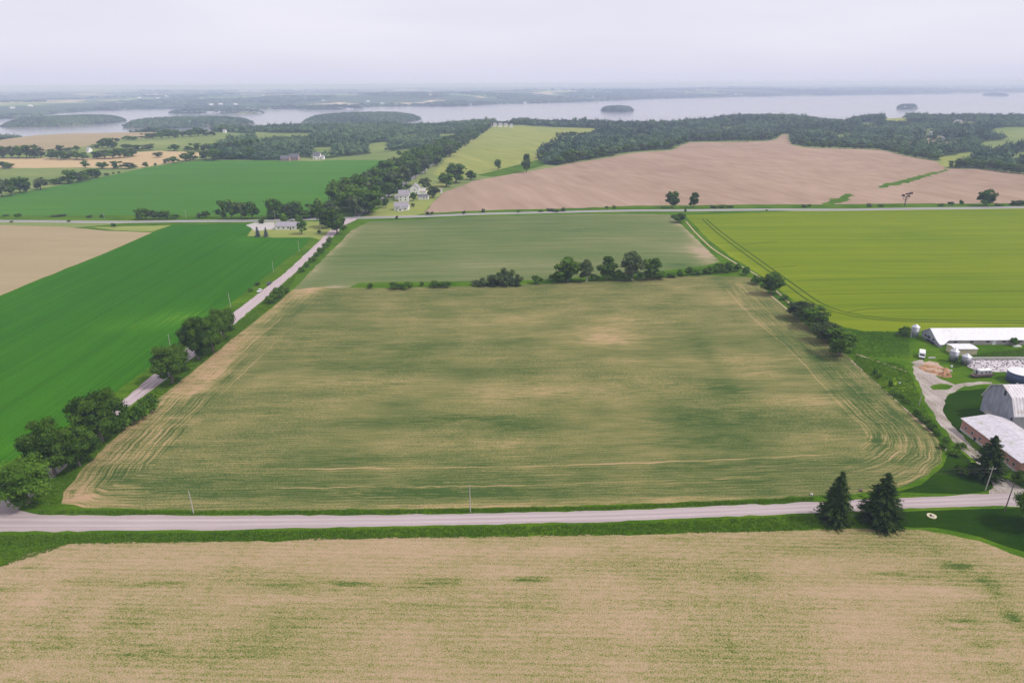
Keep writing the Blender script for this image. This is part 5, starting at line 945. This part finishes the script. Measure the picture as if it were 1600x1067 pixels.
# silage bunker with tyres
hb_ = float(H(210, 270)); o = tag(empty('silage_bunker', (0, 0, hb_)), 'silage heap under a pale tarp held down by scattered old tyres', 'silage heap')
rg = np.random.default_rng(4); nx, ny = 60, 16; vv = []
xs = np.linspace(0, 1, nx); ys = np.linspace(0, 1, ny)
def tz(u, v): return .08+1.15*min(1, 5*min(v, 1-v))**.7*min(1, 9*u)**.7+.07*math.sin(u*60+v*9)*math.cos(v*21)
def tp(u, v): return (195.2+3.3*abs(v-.45)+u*(44-3.3*abs(v-.45)), 264.0+v*12.6, tz(u, v))
for v in ys:
    for u in xs: vv.append(tp(u, v))
ff = [[j*nx+i, j*nx+i+1, (j+1)*nx+i+1, (j+1)*nx+i] for j in range(ny-1) for i in range(nx-1)]
MB().add(vv, ff, 'tarp').build('tarp', o, True)
MB().box(197, 240, 276.9, 277.2, -.3, 1.5, 'concrete').build('back_wall', o)
tyr = MB(); R1, R2 = .36, .15
for i in range(14):
    for j in range(7):
        a, b = 2*PI*i/14, 2*PI*j/7; tyr.v.append(((R1+R2*math.cos(b))*math.cos(a), (R1+R2*math.cos(b))*math.sin(a), R2*math.sin(b)))
tyr.f = [[i*7+j, ((i+1) % 14)*7+j, ((i+1) % 14)*7+(j+1) % 7, i*7+(j+1) % 7] for i in range(14) for j in range(7)]; tyr.m = [tyr.mi('black')]*len(tyr.f)
t0 = tyr.build('tyre', None, True); me_ = t0.data; bpy.data.objects.remove(t0)
for j in range(8):
    for i in range(19):
        u = (i+.5+rg.uniform(-.4, .4))/30; v = (j+.5+rg.uniform(-.32, .32))/8
        if rg.random() < .3: continue
        x, y, z = tp(u, v); t = link('tyre', me_, None, (x, y, hb_+z+.13)); t.rotation_euler = (rg.normal(0, .12), rg.normal(0, .12), rg.uniform(0, 3)); t.scale = [rg.uniform(.52, .72)]*3
        tag(t, 'old black tyre lying on the pale silage tarp', 'tyre', 'tyres weighing down the silage tarp')
# dirt and hay ring
def mound(name, label, cx, cy, R_, w, h, mat, cat, seed):
    rg = np.random.default_rng(seed); n, k = 60, 9; vs = []
    ph = rg.uniform(0, 6, 6)
    for i in range(n):
        a = 2*PI*i/n; rr_ = R_*(1+.18*math.sin(2*a+ph[0])+.08*math.sin(5*a+ph[1])); hh = h*(.6+.4*math.sin(3*a+ph[2])+.25*math.sin(9*a+ph[3]))
        for j in range(k):
            q = j/(k-1)*2-1; r = rr_+q*w; vs.append((r*math.cos(a)*1.2, r*math.sin(a), max(0, (1-q*q))*max(.15, hh)+rg.uniform(0, .14)-.12))
    fs = [[i*k+j, ((i+1) % n)*k+j, ((i+1) % n)*k+j+1, i*k+j+1] for i in range(n) for j in range(k-1)]
    o = MB().add(vs, fs, mat).build(name); o.location = (cx, cy, float(H(cx, cy))); return tag(o, label, cat)
pr = g1(1461, 578); mound('hay_ring', 'ring of trampled brown hay and dirt in the yard', pr[0], pr[1], 3.4, 1.3, 1.0, 'hay', 'hay ring', 6)
pr = g1(1476, 587); mound('hay_pile', 'tangled brown hay pile on the right of the ring', pr[0], pr[1], 1.1, 1.1, 1.3, 'hay', 'hay pile', 8)
# well ring
p = g1(1455.5, 806.5); o = tag(empty('stone_well', p), 'small pale stone ring on the lawn in front of the farm', 'well')
MB().lathe([(1.25, -.1), (1.25, .28), (.75, .30), (.72, 0)], 'cream', 22).build('rim', o); MB().tube((-.25, .1, 0), (-.25, .1, .55), .22, .2, 'dark', 10).build('pump', o); MB().tube((.3, 0, 0), (.3, 0, .35), .42, .38, 'found', 12).build('cap', o)
# poles
def pole(px, base, top, label, mat='pole', arm=True, lean=0., group='utility poles', lamp=False):
    p = g1(px, base); z = zat(px, top, p[1])[1]-p[2]; o = tag(empty('utility_pole', p), label, 'pole', group)
    MB().tube((0, 0, -.3), (lean*z, 0, z), .17, .11, mat, 8).build('post', o)
    if arm: MB().box(-1.0+lean*z, 1.0+lean*z, -.06, .06, z-.8, z-.66, mat).build('crossarm', o); [MB().tube((s+lean*z, 0, z-.66), (s+lean*z, 0, z-.5), .06, .04, 'white', 6).build('insulator', o) for s in (-.9, .9)]
    return o, (p[0]+lean*z, p[1], p[2]+z)
pole(303, 803, 767, 'pole on the near left edge of the soybean field', arm=False, lean=-.03); pole(735, 800, 757, 'pole in front of the middle of the soybean field', arm=False)
_, wA = pole(1539.5, 766, 729, 'leaning pole in front of the farm conifer', lean=.05); _, wB = pole(1569.5, 799, 756, 'dark leaning pole on the lawn by the farm entrance', 'dark_pole', lean=.04, arm=False)
pole(1436, 634, 612, 'pale pole between the scrub and the farm driveway', arm=False); pole(1518.5, 588, 561, 'pole with a lamp beside the silage heap', arm=False)
pole(361, 480, 458, 'pole at the upper end of the big roadside clump', arm=False, lean=-.05); pole(266, 540, 522, 'pole in the green crop behind the lone round tree', arm=False); pole(127, 640, 621, 'pole showing above the tall tree on the left', arm=False, lean=-.05)
pole(427.5, 426, 408, 'pole on the verge above the parked cars', arm=False); pole(467.5, 393, 376, 'pole by the crop corner near the white house lawn', arm=False); pole(502, 364, 346, 'pale pole on the lawn beside the young tree', arm=False, lean=-.06)
pole(430.3, 344.5, 328.5, 'pole behind the long white house on the far road'); pole(556, 336, 315, 'tall pole right at the crossroads'); pole(291, 341, 329, 'pole on the far road verge between two left clumps'); pole(163, 341, 333, 'small pole on the far road verge at left'); pole(1108, 325.5, 317, 'short pale post on the far verge right of the two round trees', arm=False)
pole(1031, 325, 314, 'thin pole just left of the two round trees', arm=False)
def wire(A, B, sag, label):
    b = MB(); A, B = Vector(A), Vector(B); pr_ = None
    for i in range(19):
        q = i/18; pt = A.lerp(B, q); pt.z -= sag*4*q*(1-q)
        if pr_ is not None: b.tube(pr_, pt, .035, .035, 'dark_pole', 5, False)
        pr_ = pt
    tag(b.build('power_line'), label, 'power line', 'power lines at the farm entrance')
wire((wA[0]-.9, wA[1], wA[2]-.6), (wA[0]-75, wA[1]+4, wA[2]-.6), 1.2, 'upper thin power line crossing the lawn from the leaning pole')
wire((wA[0], wA[1], wA[2]-1.8), (wA[0]-75, wA[1]+4, wA[2]-1.8), 1.2, 'lower thin power line crossing the lawn from the leaning pole')
wire((wA[0]+.9, wA[1], wA[2]-.6), (wA[0]+30, wA[1]+6, wA[2]-1), .8, 'thin power line from the leaning pole towards the sheds')
# houses
w3 = lambda a: [(-a*.7, 1, 1.4, 1.1), (-a*.3, 1, 1.4, 1.1), (a*.1, 1, 1.6, 1.1), (a*.55, 1, 1.4, 1.1)]
gable_house('farm_house', 'long single storey white house with grey roof by the crossroads', -200.5, -180.6, 576.6, 587, 3.0, 5.6, 'siding', 'grey_roof', 'x', w3(10), 3)
def hpx(x0, x1, base, depth, he, hr, label, **k):
    a = g1(x0, base); b = g1(x1, base); y = (a[1]+b[1])/2; he *= 1.15; hr *= 1.15; return gable_house('house', label, a[0], b[0], y, y+depth, he, hr, **k)
GC = 'houses in the cluster beyond the crossroads'
hpx(616, 638, 329, 9, 3.2, 6.2, 'grey roofed house with a front porch, lowest of the cluster', group=GC, windows=[(-4, 1, 1.4, 1.1), (4, 1, 1.6, 1.1)], door=0)
a = g1(626, 329.5); gable_house('porch', 'small gabled porch in front of the grey roofed house', a[0]-2.6, a[0]+2.6, a[1]-3.2, a[1]-.1, 2.6, 4.6, 'siding', 'grey_roof', 'y', [(0, .8, 1.6, 1.3)], None, 'porch')
hpx(623, 639, 315, 10, 5.6, 9.6, 'tall white house with a broad grey roof in the cluster', group=GC, windows=[(-3, 1, 1.2, 1.3), (2, 1, 1.2, 1.3), (-3, 3.6, 1.2, 1.3), (2, 3.6, 1.2, 1.3)], chimney=True)
hpx(641, 655, 304, 11, 6, 9.5, 'pale farmhouse at the back of the cluster', ridge='y', group=GC, windows=[(-2, 1, 1.2, 1.3), (2, 1, 1.2, 1.3), (0, 4, 1.2, 1.3)])
hpx(653, 669, 312, 7, 2.8, 4.2, 'low white building with dark roof on the right of the cluster', roof='dark_roof', group=GC, windows=[(1, 1, 1.4, 1), (4, 1, 1.4, 1)])
hpx(655, 666, 303.5, 7, 3, 5.2, 'small tan roofed outbuilding behind the low white building', roof='found', group=GC)
hpx(591, 599, 319, 8, 3.5, 6, 'small tan gable half hidden under the belt trees', wall='found', ridge='y', group=GC)
hpx(617, 623, 312, 6, 2.6, 4, 'little grey garage left of the tall white house', group=GC)
hpx(688, 690.5, 302, 3, 3.2, 4, 'tiny white shed at the edge of the ploughed soil', group=GC)
gb = 'houses below the wood beyond the bright crop'
hpx(438, 452, 252, 12, 3.2, 7, 'left half of the long red brick house with dark roof below the wood', wall='red', roof='dark_roof', group=gb, windows=[(-5, 1, 2, 1.6), (5, 1, 2, 1.6)])
hpx(452, 466, 251, 12, 3.6, 8.6, 'right half of the long red brick house with taller dark roof', wall='red', roof='dark_roof', group=gb, windows=[(-5, 1, 2, 1.6), (5, 1, 2, 1.6)])
hpx(489, 500, 249.5, 12, 5, 9, 'white house with dark roof right of the red brick house', roof='dark_roof', group=gb, windows=[(-3, 1, 2, 1.6), (3, 1, 2, 1.6)])
hpx(502, 506, 249.5, 8, 3.5, 5.5, 'small garage beside the dark roofed white house', group=gb)
gt = 'white houses at the top of the yellow green field'
for i, (x0, x1, b, h_) in enumerate(((763, 768, 199, 5), (771, 776, 198.6, 6), (779, 785, 199, 6), (788, 793, 198.5, 5), (797, 801, 199.5, 5))): hpx(x0, x1, b, 10, h_, h_+3, 'small white house on the skyline of the yellow green hill', group=gt)
gs = 'small pale houses among the trees by the near shore'
for x0, x1, b, l in ((348, 352, 208, 'white gabled house by the lake, left of the pale field'), (383, 390, 206, 'long white building at the edge of the shore trees'), (418, 423, 205, 'white house on the shore road'), (1454, 1458, 212, 'pale house in the wood clearing, left one'), (1472, 1475, 221, 'pale house at the end of the tan clearing'), (1494, 1503, 193, 'pale farm building on the near shore at right'), (1352, 1356, 205, 'pale house among trees in the great wood'), (135, 139, 239, 'grey barn on the tan slope at far left')): hpx(x0, x1, b, 12, 4, 7.5, l, group=gs)
gf = 'tiny pale buildings across the lake'
rg = np.random.default_rng(9)
hp = [(48, 167), (20, 170), (180, 163), (186, 163.5), (191, 162), (202, 162), (207, 160.5), (216, 160), (218, 154), (222, 163), (247, 155), (262, 152), (330, 165), (345, 164), (368, 164.5), (412, 151), (418, 153), (440, 152), (448, 151.5), (674, 150.5), (684, 162), (728, 148), (820, 161), (828, 160.5), (836, 160), (845, 160), (856, 159), (925, 152.5), (1150, 149.5), (1158, 149), (1300, 141), (575, 160), (597, 163), (715, 163), (735, 164), (505, 158)]
base_ = None
for i, (px, py) in enumerate(hp):
    p = g1(px, py); s = 1.6+.9*rg.random(); s *= math.hypot(p[0], p[1])/9000
    lab = 'tiny pale building across the lake behind the left islands' if px < 300 else 'tiny pale building on the far shore left of centre' if px < 700 else 'tiny white building on the far shore of the wide lake'
    if base_ is None:
        b = MB(); b.prism([(-5, -2), (5, -2), (5, 4), (0, 7), (-5, 4)], -9, 9, 'x', 'white'); b.prism([(-5.5, 3.9), (0, 7.1), (5.5, 3.9), (5.5, 4.2), (0, 7.5), (-5.5, 4.2)], -9.4, 9.4, 'x', 'siding'); o = b.build('distant_house'); base_ = o
    else: o = base_.copy(); COL.objects.link(o)
    o.location = p; o.scale = (s, s, s); o.rotation_euler = (0, 0, rg.uniform(-.5, .5)); tag(o, lab, 'building', gf)
# odds and ends lying about the yard
rg = np.random.default_rng(77)
def odd(name, label, px, py, sx, sy, sz, mat, cat, group=None, rz=None):
    p = g1(px, py); b = MB(); b.prism([(-sx/2, 0), (sx/2, 0), (sx/2*.92, sz), (-sx/2*.92, sz)], -sy/2, sy/2, 'y', mat); b.prism([(-sx/2*.7, sz-.002), (sx/2*.7, sz-.002), (sx/2*.6, sz*1.25), (-sx/2*.6, sz*1.25)], -sy/2*.8, sy/2*.8, 'y', mat)
    o = b.build(name); o.location = p; o.rotation_euler.z = rg.uniform(0, 3) if rz is None else rz; tag(o, label, cat, group)
odd('timber_stack', 'low pale timber stack right of the van', 1456, 559.5, 3.4, .8, .35, 'found', 'timber', None, .1)
odd('feed_trough', 'white trough in the grass before the long barn', 1589, 541.5, 3.6, 1.2, .5, 'white', 'trough', None, 0)
odd('scrap_heap', 'small pale heap at the right end of the hay pile', 1484, 580, 1.8, 1.1, .5, 'found', 'scrap')
odd('white_bucket', 'white bucket on the rough grass left of the driveway', 1405.5, 599.5, .6, .6, .5, 'white', 'bucket')
odd('fallen_log', 'pale log in the scrub at the lower right field edge', 1478, 703, 1.6, .35, .3, 'pale_bark', 'log', 'pale logs at the field edge'); odd('fallen_log', 'pale log lying further down the lawn from the scrub', 1490, 708.5, 1.7, .3, .3, 'pale_bark', 'log', 'pale logs at the field edge')
odd('field_stone', 'pale stone at the verge behind the left spruce', 1268, 773, .9, .7, .4, 'found', 'stone', 'stones at the field edge'); odd('field_stone', 'dark stone on the bare edge between the two spruces', 1345, 767, 1.0, .8, .5, 'rust', 'stone', 'stones at the field edge')

# ------------------------------------------------------------------ labels that count along a row
ORD = 'first second third fourth fifth sixth seventh eighth ninth tenth eleventh twelfth thirteenth fourteenth fifteenth sixteenth seventeenth eighteenth nineteenth twentieth'.split()+['twenty-'+k for k in 'first second third fourth fifth sixth seventh eighth ninth'.split()]+['thirtieth']+['thirty-'+k for k in 'first second third fourth fifth sixth seventh eighth ninth'.split()]
def number(label, new):
    os_ = [o for o in COL.objects if o.get('label') == label and o.parent is None]
    os_.sort(key=lambda o: proj(*o.location)[0])
    for i, o in enumerate(os_): o['label'] = new % ORD[i] if i < len(ORD) else label
number('bright bush in the strip between the tall tree and the soybean field', '%s bright bush from the left, between the tall tree and the soybean field')
number('low green bush on the verge near the crossroads', '%s low bush up the verge towards the crossroads')
number('dark bush in the hedge running to the wheat field corner', '%s dark bush from the left in the hedge running to the wheat corner')
number('scrubby weed bush along the right edge of the soybean field', '%s scrub bush from the left along the right soybean field edge')
number('small wild bush on the far road verge', '%s small bush from the left on the far road verge')
number('dark bush against the end of the red brick shed', '%s dark bush from the left at the brick shed end')
number('dark tree in the short verge clump left of the long gap', '%s tree from the left in the short verge clump left of the gap')
number('small verge tree between two clumps', '%s from the left of two small verge trees between the clumps')
number('tree in the dense verge clump just left of the long white house', '%s tree from the left in the dense clump left of the long white house')
number('tree in the dark row directly behind the long white house', '%s tree from the left in the dark row behind the long white house')
number('near dark hedgerow tree between pale pasture and bright crop, far left', '%s tree from the left in the dark hedgerow between pasture and bright crop')
number('tree in the row along the near edge of the golden field', '%s tree from the left along the near edge of the golden field')
number('tree in the hedgerow along the far side of the golden field', '%s tree from the left along the far side of the golden field')
number('tree on the slope of the pale green field near the lake', '%s tree from the left on the pale green slope near the lake')
number('edge tree of the great wood, left of the notch in the ploughed field', '%s edge tree from the left, great wood, before the ploughed field notch')
number('edge tree of the great wood, right of the notch in the ploughed field', '%s edge tree of the great wood right of the ploughed field notch')
number('edge tree of the great wood, above the far right end of the ploughed field', '%s edge tree of the great wood above the ploughed field\'s right end')
number('small white house on the skyline of the yellow green hill', '%s white house from the left on the skyline of the yellow green hill')
number('dark crate standing against the grey gable of the long barn', '%s dark crate from the left against the grey gable of the long barn')
for k in ('behind the left islands', 'left of centre'): pass
number('tiny pale building across the lake behind the left islands', '%s tiny pale building from the left, across the lake behind the left islands')
number('tiny pale building on the far shore left of centre', '%s tiny pale building from the left on the far shore left of centre')
number('tiny white building on the far shore of the wide lake', '%s tiny white building from the left on the wide lake far shore')
mh = Mt('haze'); pv = mh.n('ShaderNodeVolumePrincipled'); pv.inputs['Color'].default_value = (.58, .68, 1.0, 1); pv.inputs['Absorption Color'].default_value = (.5, .5, .5, 1); pv.inputs['Density'].default_value = HAZE
o_ = mh.n('ShaderNodeOutputMaterial'); mh.t.links.new(pv.outputs[0], o_.inputs['Volume'])
mb = MB(); mb.box(-75000, 75000, -75000, 75000, -80, 121, mh.m); hz = mb.build('haze')
tag(hz, 'pale summer haze lying over the fields and the lake', 'haze', kind='stuff')
